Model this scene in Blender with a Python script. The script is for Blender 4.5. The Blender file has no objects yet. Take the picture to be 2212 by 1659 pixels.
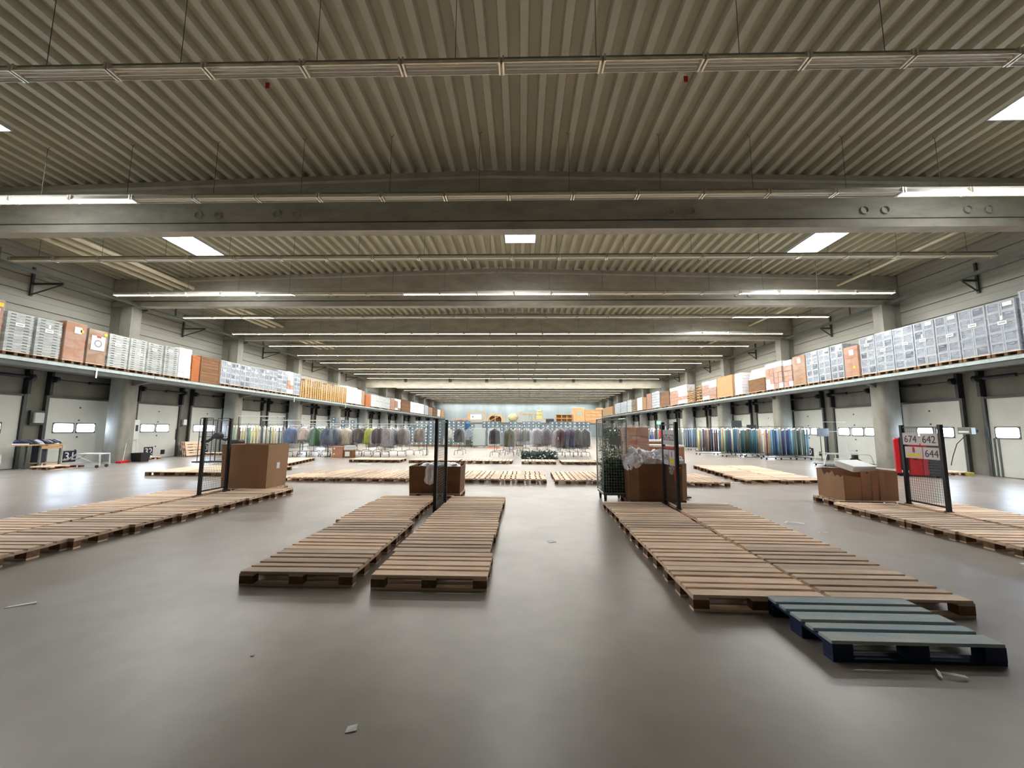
import bpy, math, random
from mathutils import Vector, Matrix, noise as mnoise
random.seed(7)
C = bpy.context.scene.collection
D = bpy.data
scn = bpy.context.scene
# ------------------------------------------------------------------ camera
cam_d = D.cameras.new('camera'); cam = D.objects.new('camera', cam_d); C.objects.link(cam)
F = Vector((-0.02381783, 0.99350646, 0.11125476))
R0 = Vector((0.99971276, 0.02396662, 0.0)); U0 = Vector((0.0026664, -0.1112228, 0.99379192))
ROLL = 0.005
Rv = R0 * math.cos(ROLL) + U0 * math.sin(ROLL)
Uv = U0 * math.cos(ROLL) - R0 * math.sin(ROLL)
m = Matrix((Rv, Uv, -F)).transposed().to_4x4()
m.translation = Vector((0, 0, 1.645))
cam.matrix_world = m
cam_d.sensor_width = 36; cam_d.lens = 36 * 870.0 / 2212.0
cam_d.clip_start = 0.05; cam_d.clip_end = 300
scn.camera = cam
# ------------------------------------------------------------------ world, exposure
w = D.worlds.new('world'); scn.world = w; w.use_nodes = True
w.node_tree.nodes['Background'].inputs[0].default_value = (0.8, 0.88, 1, 1)
w.node_tree.nodes['Background'].inputs[1].default_value = 0.12
vs = scn.view_settings
vs.view_transform = 'Standard'; vs.look = 'None'; vs.gamma = 1; vs.exposure = 1.0
vs.use_curve_mapping = False
LAMP_W = 32.0      # watts per lit 1.6 m luminaire
TUBE_E = 6.0
SKY_E = 20.0
WIN_E = 14.0

# ------------------------------------------------------------------ helpers
def lin(c):
    return tuple(((x / 255.0 + .055) / 1.055) ** 2.4 if x > 10 else x / 255.0 / 12.92 for x in c)

def M(name, c1, c2=None, rough=.6, metal=0., scale=4., stretch=(1, 1, 1), bump=0., rand=0., island=0., spec=.5, trans=0., alpha=1., emit=0., contrast=None):
    mt = D.materials.new(name); mt.use_nodes = True
    nt = mt.node_tree; n = nt.nodes; l = nt.links; b = n['Principled BSDF']
    b.inputs['Roughness'].default_value = rough; b.inputs['Metallic'].default_value = metal
    b.inputs['Specular IOR Level'].default_value = spec
    a = lin(c1) + (1,)
    b.inputs['Base Color'].default_value = a
    out = None
    if c2 is not None or bump:
        tc = n.new('ShaderNodeTexCoord'); mp = n.new('ShaderNodeMapping'); mp.inputs['Scale'].default_value = stretch
        oi = n.new('ShaderNodeObjectInfo'); ad = n.new('ShaderNodeVectorMath'); ad.operation = 'ADD'
        ml = n.new('ShaderNodeVectorMath'); ml.operation = 'SCALE'; ml.inputs['Scale'].default_value = 37.
        l.new(oi.outputs['Random'], ml.inputs[0]); l.new(tc.outputs['Object'], ad.inputs[0]); l.new(ml.outputs[0], ad.inputs[1])
        l.new(ad.outputs[0], mp.inputs[0])
        ns = n.new('ShaderNodeTexNoise'); ns.inputs['Scale'].default_value = scale; ns.inputs['Detail'].default_value = 6
        ns.inputs['Roughness'].default_value = .62
        l.new(mp.outputs[0], ns.inputs['Vector'])
        if c2 is not None:
            cr = n.new('ShaderNodeValToRGB')
            lo, hi = contrast or (.32, .68)
            cr.color_ramp.elements[0].position = lo; cr.color_ramp.elements[1].position = hi
            cr.color_ramp.elements[0].color = a; cr.color_ramp.elements[1].color = lin(c2) + (1,)
            l.new(ns.outputs[0], cr.inputs[0]); out = cr.outputs[0]
        if bump:
            bp = n.new('ShaderNodeBump'); bp.inputs['Strength'].default_value = bump; bp.inputs['Distance'].default_value = .02
            l.new(ns.outputs[0], bp.inputs['Height']); l.new(bp.outputs[0], b.inputs['Normal'])
    if rand or island:
        hs = n.new('ShaderNodeHueSaturation')
        if out: l.new(out, hs.inputs['Color'])
        else: hs.inputs['Color'].default_value = a
        val = None
        if rand:
            oi2 = n.new('ShaderNodeObjectInfo'); mr = n.new('ShaderNodeMapRange')
            mr.inputs['To Min'].default_value = 1 - rand; mr.inputs['To Max'].default_value = 1 + rand
            l.new(oi2.outputs['Random'], mr.inputs['Value']); val = mr.outputs[0]
        if island:
            g = n.new('ShaderNodeNewGeometry'); mr = n.new('ShaderNodeMapRange')
            mr.inputs['To Min'].default_value = 1 - island; mr.inputs['To Max'].default_value = 1 + island
            l.new(g.outputs['Random Per Island'], mr.inputs['Value'])
            if val:
                mm = n.new('ShaderNodeMath'); mm.operation = 'MULTIPLY'; l.new(val, mm.inputs[0]); l.new(mr.outputs[0], mm.inputs[1]); val = mm.outputs[0]
            else: val = mr.outputs[0]
        l.new(val, hs.inputs['Value']); out = hs.outputs[0]
    if out: l.new(out, b.inputs['Base Color'])
    if trans: b.inputs['Transmission Weight'].default_value = trans
    if alpha < 1: b.inputs['Alpha'].default_value = alpha
    if emit:
        b.inputs['Emission Color'].default_value = a; b.inputs['Emission Strength'].default_value = emit
    return mt

def film(name, col, lo, hi, scale=3., stretch=(1, 1, 1), rough=.25):
    """creased transparent plastic: transparency varied by noise"""
    mt = M(name, col, None, rough=rough); nt = mt.node_tree; n = nt.nodes; l = nt.links; b = n['Principled BSDF']
    tc = n.new('ShaderNodeTexCoord'); mp = n.new('ShaderNodeMapping'); mp.inputs['Scale'].default_value = stretch
    oi = n.new('ShaderNodeObjectInfo'); ad = n.new('ShaderNodeVectorMath'); ad.operation = 'ADD'
    l.new(oi.outputs['Location'], ad.inputs[1]); l.new(tc.outputs['Object'], ad.inputs[0]); l.new(ad.outputs[0], mp.inputs[0])
    ns = n.new('ShaderNodeTexNoise'); ns.inputs['Scale'].default_value = scale; ns.inputs['Detail'].default_value = 4; ns.inputs['Distortion'].default_value = 1.2
    l.new(mp.outputs[0], ns.inputs['Vector'])
    mr = n.new('ShaderNodeMapRange'); mr.inputs['From Min'].default_value = .35; mr.inputs['From Max'].default_value = .7
    mr.inputs['To Min'].default_value = lo; mr.inputs['To Max'].default_value = hi
    l.new(ns.outputs[0], mr.inputs['Value']); l.new(mr.outputs[0], b.inputs['Alpha'])
    bp = n.new('ShaderNodeBump'); bp.inputs['Strength'].default_value = .9; bp.inputs['Distance'].default_value = .03
    l.new(ns.outputs[0], bp.inputs['Height']); l.new(bp.outputs[0], b.inputs['Normal'])
    return mt

class MB:
    def __init__(s): s.v = []; s.f = []
    def add(s, vs, fs):
        o = len(s.v); s.v += [tuple(v) for v in vs]; s.f += [tuple(i + o for i in f) for f in fs]; return s
    def box(s, x0, x1, y0, y1, z0, z1):
        return s.add([(x0, y0, z0), (x1, y0, z0), (x1, y1, z0), (x0, y1, z0), (x0, y0, z1), (x1, y0, z1), (x1, y1, z1), (x0, y1, z1)],
                     [(0, 3, 2, 1), (4, 5, 6, 7), (0, 1, 5, 4), (1, 2, 6, 5), (2, 3, 7, 6), (3, 0, 4, 7)])
    def bbox(s, x0, x1, y0, y1, z0, z1, b=.01):
        """box with chamfered vertical edges and top edges"""
        b = min(b, (x1 - x0) / 2.2, (y1 - y0) / 2.2, (z1 - z0) / 2.2)
        def ring(i, z):
            return [(x0 + i + b, y0 + i, z), (x1 - i - b, y0 + i, z), (x1 - i, y0 + i + b, z), (x1 - i, y1 - i - b, z), (x1 - i - b, y1 - i, z), (x0 + i + b, y1 - i, z), (x0 + i, y1 - i - b, z), (x0 + i, y0 + i + b, z)]
        rs = [ring(0, z0), ring(0, z1 - b), ring(b * .7, z1)]
        return s.loft(rs)
    def loft(s, rings, cap=True, closed=True):
        n = len(rings[0]); vs = [p for r in rings for p in r]; fs = []
        for i in range(len(rings) - 1):
            for j in range(n if closed else n - 1):
                k = (j + 1) % n
                fs.append((i * n + j, i * n + k, (i + 1) * n + k, (i + 1) * n + j))
        if cap:
            fs.append(tuple(reversed(range(n)))); fs.append(tuple((len(rings) - 1) * n + j for j in range(n)))
        return s.add(vs, fs)
    def cyl(s, p0, p1, r0, r1=None, n=10, cap=True):
        r1 = r0 if r1 is None else r1
        p0 = Vector(p0); p1 = Vector(p1); d = (p1 - p0).normalized()
        u = d.orthogonal().normalized(); w_ = d.cross(u)
        return s.loft([[p + (u * math.cos(2 * math.pi * i / n) + w_ * math.sin(2 * math.pi * i / n)) * r for i in range(n)] for p, r in ((p0, r0), (p1, r1))], cap)
    def tube(s, pts, r, n=7, closed=False):
        pts = [Vector(p) for p in pts]; rings = []; N = len(pts); prev = None
        for i, p in enumerate(pts):
            a = pts[(i - 1) % N] if (closed or i > 0) else p; b = pts[(i + 1) % N] if (closed or i < N - 1) else p
            d = (b - a).normalized()
            if prev is None: u = d.orthogonal().normalized()
            else:
                u = prev - d * prev.dot(d); u = u.normalized() if u.length > 1e-4 else d.orthogonal().normalized()
            prev = u; w_ = d.cross(u)
            rings.append([p + (u * math.cos(2 * math.pi * k / n) + w_ * math.sin(2 * math.pi * k / n)) * r for k in range(n)])
        if closed: rings.append(rings[0])
        return s.loft(rings, not closed)
    def sphere(s, c, r, n=12, m_=8, sc=(1, 1, 1)):
        rings = []
        for i in range(1, m_):
            t = math.pi * i / m_
            rings.append([(c[0] + r * sc[0] * math.sin(t) * math.cos(2 * math.pi * j / n), c[1] + r * sc[1] * math.sin(t) * math.sin(2 * math.pi * j / n), c[2] - r * sc[2] * math.cos(t)) for j in range(n)])
        return s.loft(rings)
    def xf(s, mat):
        s.v = [tuple(mat @ Vector(v)) for v in s.v]; return s
    def mesh(s, name, mat):
        me = D.meshes.new(name); me.from_pydata(s.v, [], s.f); me.materials.append(mat); me.update(); return me
    def build(s, name, mat, parent=None, loc=(0, 0, 0), rz=0., smooth=False):
        me = s.mesh(name, mat)
        if smooth:
            for p in me.polygons: p.use_smooth = True
            try: me.set_sharp_from_angle(angle=math.radians(40))
            except Exception: pass
        return obj(name, me, parent, loc, rz)

def obj(name, data, parent=None, loc=(0, 0, 0), rz=0.):
    o = D.objects.new(name, data); C.objects.link(o); o.location = loc; o.rotation_euler = (0, 0, rz)
    if parent: o.parent = parent
    return o
LABELS = {}
def tag(o, label, cat, group=None):
    k = LABELS.get(label, 0); LABELS[label] = k + 1
    if k: print('DUPLICATE LABEL', label)
    if len(label.split()) > 16: print('LONG', label)
    o['label'] = label; o['category'] = cat
    if group: o['group'] = group
    return o
def thing(name, label, cat, loc=(0, 0, 0), rz=0., group=None):
    o = D.objects.new(name, None); C.objects.link(o); o.location = loc; o.rotation_euler = (0, 0, rz); o.empty_display_size = .1
    return tag(o, label, cat, group)
def struct(name, mb, mat, parent=None, smooth=False, loc=(0, 0, 0)):
    o = mb.build(name, mat, parent, loc, smooth=smooth)
    if parent is None: o['kind'] = 'structure'
    return o
def sroot(name, loc=(0, 0, 0), rz=0.):
    o = D.objects.new(name, None); C.objects.link(o); o.location = loc; o.rotation_euler = (0, 0, rz); o['kind'] = 'structure'; return o
def dup(root, loc, rz, label, cat=None, group=None):
    r = root.copy(); C.objects.link(r); r.location = loc; r.rotation_euler = (0, 0, rz)
    for ch in list(root.children):
        c = ch.copy(); C.objects.link(c); c.parent = r
        for g in ch.children:
            d_ = g.copy(); C.objects.link(d_); d_.parent = c
    tag(r, label, cat or root['category'], group)
    return r
ORD = ['zeroth', 'first', 'second', 'third', 'fourth', 'fifth', 'sixth', 'seventh', 'eighth', 'ninth', 'tenth', 'eleventh', 'twelfth', 'thirteenth', 'fourteenth',
       'fifteenth', 'sixteenth', 'seventeenth', 'eighteenth', 'nineteenth', 'twentieth', 'twenty-first', 'twenty-second', 'twenty-third', 'twenty-fourth', 'twenty-fifth',
       'twenty-sixth', 'twenty-seventh', 'twenty-eighth', 'twenty-ninth', 'thirtieth', 'thirty-first', 'thirty-second', 'thirty-third', 'thirty-fourth', 'thirty-fifth', 'thirty-sixth', 'thirty-seventh', 'thirty-eighth', 'thirty-ninth', 'fortieth']

# ------------------------------------------------------------------ materials
m_conc = M('beam_concrete', (176, 171, 156), (150, 146, 132), rough=.75, scale=1.2, stretch=(1, 1, 3), bump=.08)
m_col = M('column_concrete', (150, 148, 138), (118, 116, 106), rough=.55, scale=1.6, stretch=(1, 1, .5), bump=.08)
m_wall_low = M('lower_wall_concrete', (134, 133, 124), (112, 111, 104), rough=.8, scale=.9, stretch=(1, 1, .4), bump=.08)
m_clad = M('wall_cladding_panel', (172, 171, 160), (158, 157, 146), rough=.5, scale=.6, stretch=(1, .3, 1))
m_deck = M('roof_deck_sheet', (184, 181, 158), (172, 169, 147), rough=.5, scale=.7)
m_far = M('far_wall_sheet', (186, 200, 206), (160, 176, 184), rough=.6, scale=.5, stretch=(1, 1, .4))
m_door = M('door_panel_white', (214, 217, 210), (200, 203, 196), rough=.45, scale=.8)
m_black = M('black_steel', (24, 25, 30), (34, 35, 40), rough=.5, scale=6)
m_dkgrey = M('dark_grey_steel', (62, 66, 64), (78, 82, 78), rough=.5, scale=4)
m_rubber = M('black_rubber', (22, 22, 22), None, rough=.8)
m_galv = M('galvanised_steel', (188, 200, 200), (160, 174, 174), rough=.4, metal=.35, scale=6)
m_galvd = M('dull_galvanised_steel', (120, 126, 118), (98, 104, 97), rough=.5, metal=.2, scale=5)
m_alu = M('reflector_aluminium', (240, 236, 222), (226, 222, 206), rough=.2, metal=.6, scale=8)
m_trunk = M('lighting_trunk_paint', (140, 138, 126), None, rough=.5)
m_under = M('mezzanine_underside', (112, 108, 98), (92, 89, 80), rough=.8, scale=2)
m_wood = M('pallet_wood', (250, 222, 194), (222, 188, 160), rough=.75, scale=3.2, stretch=(.5, 5, 5), bump=.35, rand=.16, island=.18, contrast=(.3, .75))
m_woodo = M('pallet_wood_old', (232, 208, 184), (194, 168, 146), rough=.8, scale=3.2, stretch=(.5, 5, 5), bump=.35, rand=.2, island=.15, contrast=(.3, .75))
m_woodd = M('pallet_wood_dark', (140, 104, 74), (100, 72, 50), rough=.85, scale=3.2, stretch=(.5, 5, 5), bump=.35, rand=.2, island=.15, contrast=(.3, .75))
m_blocks = M('pallet_block_wood_shaded', (128, 96, 70), (92, 66, 46), rough=.85, scale=9, bump=.3, rand=.25, island=.25)  # block brown, deepened to paint in the shade under the deck boards
m_blue_top = M('pallet_blue_worn_paint', (156, 178, 188), (198, 200, 188), rough=.8, scale=2.4, stretch=(.6, 3, 3), bump=.3, rand=.1, contrast=(.35, .7))
m_blue = M('pallet_blue_paint', (8, 36, 88), (8, 24, 54), rough=.6, scale=3, bump=.2)
m_card = M('cardboard', (168, 130, 98), (152, 116, 84), rough=.75, scale=2, stretch=(1, 1, .2), bump=.05, rand=.05)
m_cardd = M('cardboard_dark', (134, 94, 60), (116, 80, 50), rough=.8, scale=3, rand=.12)
m_cardr = M('cardboard_reddish', (186, 136, 106), (166, 116, 88), rough=.75, scale=3, rand=.08)
m_ply = M('plywood', (200, 164, 118), (182, 146, 102), rough=.7, scale=2, stretch=(1, 1, 6), rand=.08)
m_orange = M('orange_wood', (186, 110, 54), (160, 90, 42), rough=.7, scale=3, stretch=(1, 1, 4))
m_pine = M('pine_timber', (210, 174, 120), (192, 152, 98), rough=.65, scale=4, rand=.06)
m_pinep = M('pink_pine_timber', (226, 172, 130), (210, 152, 112), rough=.65, scale=4, rand=.06)
m_crate = M('grey_plastic_crate', (182, 190, 198), (166, 176, 186), rough=.45, scale=3, rand=.16)
m_crateb = M('bluegrey_plastic_crate', (140, 152, 165), (124, 136, 150), rough=.45, scale=3, rand=.12)
m_crated = M('slate_crate', (112, 128, 136), (92, 108, 118), rough=.5, scale=3, rand=.14)
m_rim = M('pale_crate_rim', (180, 187, 194), (166, 174, 182), rough=.4, scale=3, rand=.06)
m_cratec = M('dark_bluegrey_crate', (84, 96, 114), (74, 86, 102), rough=.45, scale=3, rand=.1)
m_tray = M('grey_tray', (190, 198, 196), (166, 174, 174), rough=.5, scale=5, rand=.16)
m_slot = M('dark_slot', (40, 42, 46), None, rough=.8)
m_white = M('white_label', (240, 240, 240), None, rough=.5)
m_whitep = M('white_paint', (216, 218, 216), (196, 200, 200), rough=.4, scale=3)
m_paper = M('sign_paper', (214, 208, 210), None, rough=.5)
m_ink = M('dark_ink', (50, 48, 56), None, rough=.6)
m_inkg = M('grey_ink', (120, 120, 128), None, rough=.6)
m_inkn = M('navy_plate', (26, 26, 54), None, rough=.5)
m_yellow = M('yellow_sticker', (236, 214, 40), None, rough=.5)
m_inkb = M('blue_plastic_bag', (34, 84, 128), (24, 60, 96), rough=.5, scale=4)
m_mut = M('muted_yellow', (176, 160, 70), None, rough=.7)
m_red = M('red_paint', (206, 30, 40), (184, 26, 36), rough=.35, scale=3)
m_redm = M('muted_red_paint', (176, 62, 74), (160, 54, 66), rough=.45, scale=3)
m_redd = M('dark_red_paint', (110, 26, 24), None, rough=.5)
m_bluep = M('blue_plastic', (20, 86, 190), (16, 74, 170), rough=.4, scale=3)
m_film = film('stretch_film', (240, 243, 250), .0, .34, 2.2, (1, 1, 3.2), .12)
m_filmc = film('stretch_film_clear', (244, 242, 238), .02, .26, 1.4, (1, 1, 2.5), .15)
m_filmg = film('garment_film', (236, 238, 246), .0, .24, 1.6, (2.6, 1, .5), .2)
m_filmw = M('white_plastic_film', (250, 248, 252), (236, 232, 240), rough=.3, scale=7, bump=.6)
m_grey = M('grey_sheet', (168, 178, 176), (154, 164, 162), rough=.6, scale=1)
m_green = M('leaf_green', (124, 148, 104), (72, 102, 74), rough=.6, scale=8, rand=.2, island=.35)
m_greend = M('dark_leaf_green', (36, 78, 56), (18, 46, 38), rough=.6, scale=8, rand=.2, island=.3)
m_glass = M('window_daylight_pane', (208, 228, 255), None, rough=.2, emit=WIN_E)
m_sky = M('skylight_dome_pane', (248, 250, 255), None, rough=.3, emit=SKY_E)
m_tube_on = M('lit_tube', (255, 253, 244), None, rough=.3, emit=TUBE_E)
m_tube_off = M('unlit_tube', (235, 232, 222), None, rough=.25)
m_pipe = M('cream_pipe', (226, 218, 190), (212, 203, 174), rough=.4, scale=3)
m_exit = M('exit_sign_green', (120, 220, 170), None, rough=.4, emit=.7)
m_debris = M('white_litter', (228, 228, 228), None, rough=.5)

# floor: polished concrete
m_floor = M('polished_concrete_floor', (154, 146, 137), (142, 134, 125), rough=.3, scale=.3, bump=0, spec=.42)
def _floor():
    nt = m_floor.node_tree; n = nt.nodes; l = nt.links; b = n['Principled BSDF']
    tc = n.new('ShaderNodeTexCoord')
    a = n.new('ShaderNodeTexNoise'); a.inputs['Scale'].default_value = 1.2; a.inputs['Detail'].default_value = 4; a.inputs['Roughness'].default_value = .5
    l.new(tc.outputs['Object'], a.inputs['Vector'])
    mr = n.new('ShaderNodeMapRange'); mr.inputs['From Min'].default_value = .3; mr.inputs['From Max'].default_value = .7
    mr.inputs['To Min'].default_value = .285; mr.inputs['To Max'].default_value = .37
    l.new(a.outputs[0], mr.inputs['Value']); l.new(mr.outputs[0], b.inputs['Roughness'])
    # dark specks and scuffs over the base
    v = n.new('ShaderNodeTexNoise'); v.inputs['Scale'].default_value = 3.5; v.inputs['Detail'].default_value = 8
    l.new(tc.outputs['Object'], v.inputs['Vector'])
    r2 = n.new('ShaderNodeMapRange'); r2.inputs['From Min'].default_value = .2; r2.inputs['From Max'].default_value = .7
    r2.inputs['To Min'].default_value = .9; r2.inputs['To Max'].default_value = 1.08
    l.new(v.outputs[0], r2.inputs['Value'])
    mx = n.new('ShaderNodeVectorMath'); mx.operation = 'SCALE'
    src = b.inputs['Base Color'].links[0].from_socket
    l.new(src, mx.inputs[0]); l.new(r2.outputs[0], mx.inputs['Scale']); l.new(mx.outputs[0], b.inputs['Base Color'])
    w1 = n.new('ShaderNodeTexNoise'); w1.inputs['Scale'].default_value = 60; w1.inputs['Detail'].default_value = 1
    l.new(tc.outputs['Object'], w1.inputs['Vector'])
    bp = n.new('ShaderNodeBump'); bp.inputs['Strength'].default_value = .03; bp.inputs['Distance'].default_value = .01
    l.new(w1.outputs[0], bp.inputs['Height']); l.new(bp.outputs[0], b.inputs['Normal'])
_floor()
# ------------------------------------------------------------------ room shell
XL, XR, YB, YF, CXR = -19.9, 17.5, -10.8, 92.4, -1.0
COLY = [18.75 + 7.36 * k for k in range(-4, 11)]
def roof_z(x): return 9.32 - .026 * abs(x - CXR)
struct('floor', MB().box(XL - .6, XR + .6, YB - .4, YF + .4, -.3, 0), m_floor)
SKYL = [(-13.98, -12.78, 14.46, 16.36), (-.67, .53, 14.46, 15.87), (11.0, 12.2, 14.46, 16.4), (-13.98, -12.78, 7.0, 9.0), (11.05, 12.25, 7.0, 9.05), (11.0, 12.2, 22.4, 23.75)]
def deck():
    P = .42; mb = MB(); x = XL - .3; cuts = SKYL
    prof = [(0, 0), (.15, 0), (.18, .17), (.39, .17), (.42, 0)]
    # each sheet strip runs the full length; skylight openings split the strip
    while x < XR + .3:
        for (a, za), (b, zb) in zip(prof[:-1], prof[1:]):
            xa, xb = x + a, x + b; ys = [(YB - .3, YF + .3)]
            for (s0, s1, t0, t1) in cuts:
                if xa < s1 - .01 and xb > s0 + .01:
                    ys = [q for (p0, p1) in ys for q in ((p0, t0), (t1, p1))if True] if any(p0 < t0 < p1 for p0, p1 in ys) else ys
            clean = []
            for (p0, p1) in ys:
                if p1 - p0 > .05: clean.append((p0, p1))
            ivs = [(YB - .3, YF + .3)]
            for (s0, s1, t0, t1) in cuts:
                if xa < s1 - .01 and xb > s0 + .01:
                    nv = []
                    for (p0, p1) in ivs:
                        if t0 >= p1 or t1 <= p0: nv.append((p0, p1))
                        else: nv += [(p0, t0), (t1, p1)]
                    ivs = nv
            for (p0, p1) in ivs:
                A, B = roof_z(xa) + za, roof_z(xb) + zb
                mb.add([(xa, p0, A), (xb, p0, B), (xb, p1, B), (xa, p1, A)], [(0, 1, 2, 3)])
                if False: pass
        x += P
    return mb
struct('ceiling', deck(), m_deck)
# roof slab above the deck so that nothing shines through the flutes at the skylight kerbs
def kerbs():
    for i, (a, b, c, d) in enumerate(SKYL):
        r = sroot('window_%d' % (i + 1))
        z = roof_z((a + b) / 2) - .01; k = MB()
        for q in ((a - .03, a, c, d), (b, b + .03, c, d), (a - .03, b + .03, c - .03, c), (a - .03, b + .03, d, d + .03)): k.box(q[0], q[1], q[2], q[3], z, z + .42)
        k.build('skylight_kerb', m_whitep, r)
        MB().box(a, b, c, d, z + .33, z + .36).build('skylight_pane', m_sky, r)
kerbs()
# walls
def wall_side(name, X, s):
    r = sroot(name)
    mb = MB().box(min(X, X + s * .35), max(X, X + s * .35), YB, YF, 0, 4.0); mb.build('concrete_base', m_wall_low, r)
    mb = MB(); z = 3.98; i = 0
    while z < 9.6:
        h = .62; x0, x1 = sorted((X + s * .03, X + s * .3))
        # each cladding panel: flat face with a shallow mid rib and a dark joint above
        mb.box(x0, x1, YB, YF, z, z + h * .48); a, b = sorted((X + s * .045, X + s * .3)); mb.box(a, b, YB, YF, z + h * .48, z + h * .52)
        mb.box(x0, x1, YB, YF, z + h * .52, z + h - .035); a, b = sorted((X + s * .11, X + s * .3)); mb.box(a, b, YB, YF, z + h - .035, z + h); z += h
    mb.build('cladding', m_clad, r)
wall_side('wall_left', XL, -1); wall_side('wall_right', XR, 1)
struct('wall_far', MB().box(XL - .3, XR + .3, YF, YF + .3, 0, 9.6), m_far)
struct('wall_near', MB().box(XL - .3, XR + .3, YB - .3, YB, 0, 9.6), m_clad)
# beams
def beam(Y, k):
    # I section lofted along X: full block at the ends, recessed web between, holes imitated by rings on the web
    y0, y1 = Y - .18, Y + .18; w0, w1 = Y - .14, Y + .14; g0, g1 = Y - .05, Y + .05; zb = 7.46; zf = 7.7
    xs = [XL, XL + 2.0, XL + 3.2] + [XL + 3.2 + (CXR - XL - 3.2) * t for t in (.5, 1)] + [CXR + (XR - 3.2 - CXR) * t for t in (.5, 1)] + [XR - 2.0, XR]
    rings = []
    for x in xs:
        zt = roof_z(x) - .01; end = x <= XL + 2.01 or x >= XR - 2.01
        a, b = (y0, y1) if end else (w0, w1)
        rings.append([(x, y0, zb), (x, y1, zb), (x, y1, zf), (x, g1, zf + .005), (x, g1, zf + .05), (x, b, zf + .055), (x, b, zt - .22), (x, y1, zt - .16), (x, y1, zt), (x, y0, zt), (x, y0, zt - .16), (x, a, zt - .22), (x, a, zf + .055), (x, g0, zf + .05), (x, g0, zf + .005), (x, y0, zf)])
    rings = [[p for p in r] for r in rings]
    mb = MB().loft(rings)
    o = mb.build('roof_beam', m_conc); o['kind'] = 'structure'
    return o
HOLES = [-9.71, -9.12, -7.33, -6.75, 4.34, 4.93, 9.88, 10.47, 12.79, 13.38]
for k, Y in enumerate(COLY[:-1]):
    if abs(Y - 48.2) < .3: continue
    o = beam(Y, k)
    if 5 < Y < 45:
        bm = MB()
        hx = HOLES if k == 3 else ([-8.9, -8.4, -6.6, -6.1, 9.5, 10.1, 12.3, 12.9] if k % 2 else [-9.4, -8.9, -7.2, -6.7, 5.2, 5.8, 10.1, 10.7])
        for x in hx:
            # raised rings for the beam holes; pale colour imitates light inside the bores
            n = 16; rr = [(.12, -.0), (.12, -.05), (.1, -.05), (.1, -.002)]
            rings = [[(x + r * math.cos(2 * math.pi * i / n), Y - .14 + dy, 7.98 + r * math.sin(2 * math.pi * i / n)) for i in range(n)] for r, dy in rr]
            bm.loft(rings, False)
            bm.add([(x + .1 * math.cos(2 * math.pi * i / n), Y - .143, 7.98 + .1 * math.sin(2 * math.pi * i / n)) for i in range(n)], [tuple(range(n))])
        bm.build('lit_hole_ring', m_clad, o)
# lintel wall half way down
lt = sroot('roof_lintel')
MB().box(XL, XR, 48.0, 48.5, 6.55, 8.35).build('lintel_face', m_conc, lt)
for x in (-14, -8.6, -4.2, 1.6, 6.2, 11.8): MB().box(x - .18, x + .18, 47.97, 48.0, 7.2, 7.65).build('lintel_socket', m_dkgrey, lt)
MB().box(XL, XR, 48.02, 48.4, 8.35, 9.5).build('lintel_top', m_conc, lt)
# columns
for Y in COLY[1:-1]:
    for X, s in ((-19.0, 1), (16.6, -1)):
        r = sroot('concrete_column', (X, Y, 0))
        n = 20
        rings = []
        for z in (0, 4.0):
            ring = []
            for i in range(n):
                t = 2 * math.pi * i / n; c, sn = math.cos(t), math.sin(t)
                e = .55
                ring.append((.43 * math.copysign(abs(c) ** e, c), .42 * math.copysign(abs(sn) ** e, sn), z))
            rings.append(ring)
        MB().loft(rings).build('lower_shaft', m_col, r, smooth=True)
        _o = -s * .0 + (s * -.0) + (.3 if s == -1 and X > 0 else -.08); MB().box(-.27 + _o, .27 + _o, -.26, .26, 4.0, 7.46).build('upper_shaft', m_col, r)
        MB().cyl((_o, -.262, 5.75), (_o, -.245, 5.75), .075, n=12).build('anchor_hole', m_slot, r)
        MB().box(*(sorted((-s * .2 + _o, -s * .95)) + [-.17, .17, 4.0, 7.44])).build('wall_stub', m_col, r)
# mezzanines
EL, ER = -17.5, 15.7
for nm, X0, X1, Xe, s in (('mezzanine_slab_left', XL, EL, EL, 1), ('mezzanine_slab_right', ER, XR, ER, -1)):
    r = sroot(nm)
    ye = YF if s > 0 else 80.0
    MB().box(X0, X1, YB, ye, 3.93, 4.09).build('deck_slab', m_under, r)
    a, b = sorted((Xe, Xe + s * .03))
    e = MB(); y = YB
    while y < ye:
        e.box(a, b, y, min(y + 7.33, ye), 3.94, 4.06); y += 7.36
    e.build('edge_strip', m_galv, r)
    a, b = sorted((Xe, Xe - s * .1)); MB().box(a, b, YB, ye, 3.78, 3.93).build('edge_beam', m_dkgrey, r)
    for Y in COLY[1:-1]:
        if Y > ye: continue
        xc = -19.0 if s > 0 else 16.6
        a = MB(); x0, x1 = sorted((xc + s * .4, Xe - s * .1))
        if s > 0: a.add([(x0, Y - .1, 3.93), (x1, Y - .1, 3.93), (x1, Y - .1, 3.8), (x0, Y - .1, 3.6), (x0, Y + .1, 3.93), (x1, Y + .1, 3.93), (x1, Y + .1, 3.8), (x0, Y + .1, 3.6)], [(0, 1, 2, 3), (7, 6, 5, 4), (0, 4, 5, 1), (2, 6, 7, 3), (1, 5, 6, 2), (0, 3, 7, 4)])
        else: a.add([(x0, Y - .1, 3.93), (x1, Y - .1, 3.93), (x1, Y - .1, 3.6), (x0, Y - .1, 3.8), (x0, Y + .1, 3.93), (x1, Y + .1, 3.93), (x1, Y + .1, 3.6), (x0, Y + .1, 3.8)], [(0, 1, 2, 3), (7, 6, 5, 4), (0, 4, 5, 1), (2, 6, 7, 3), (1, 5, 6, 2), (0, 3, 7, 4)])
        a.build('bracket', m_under, r)
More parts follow.
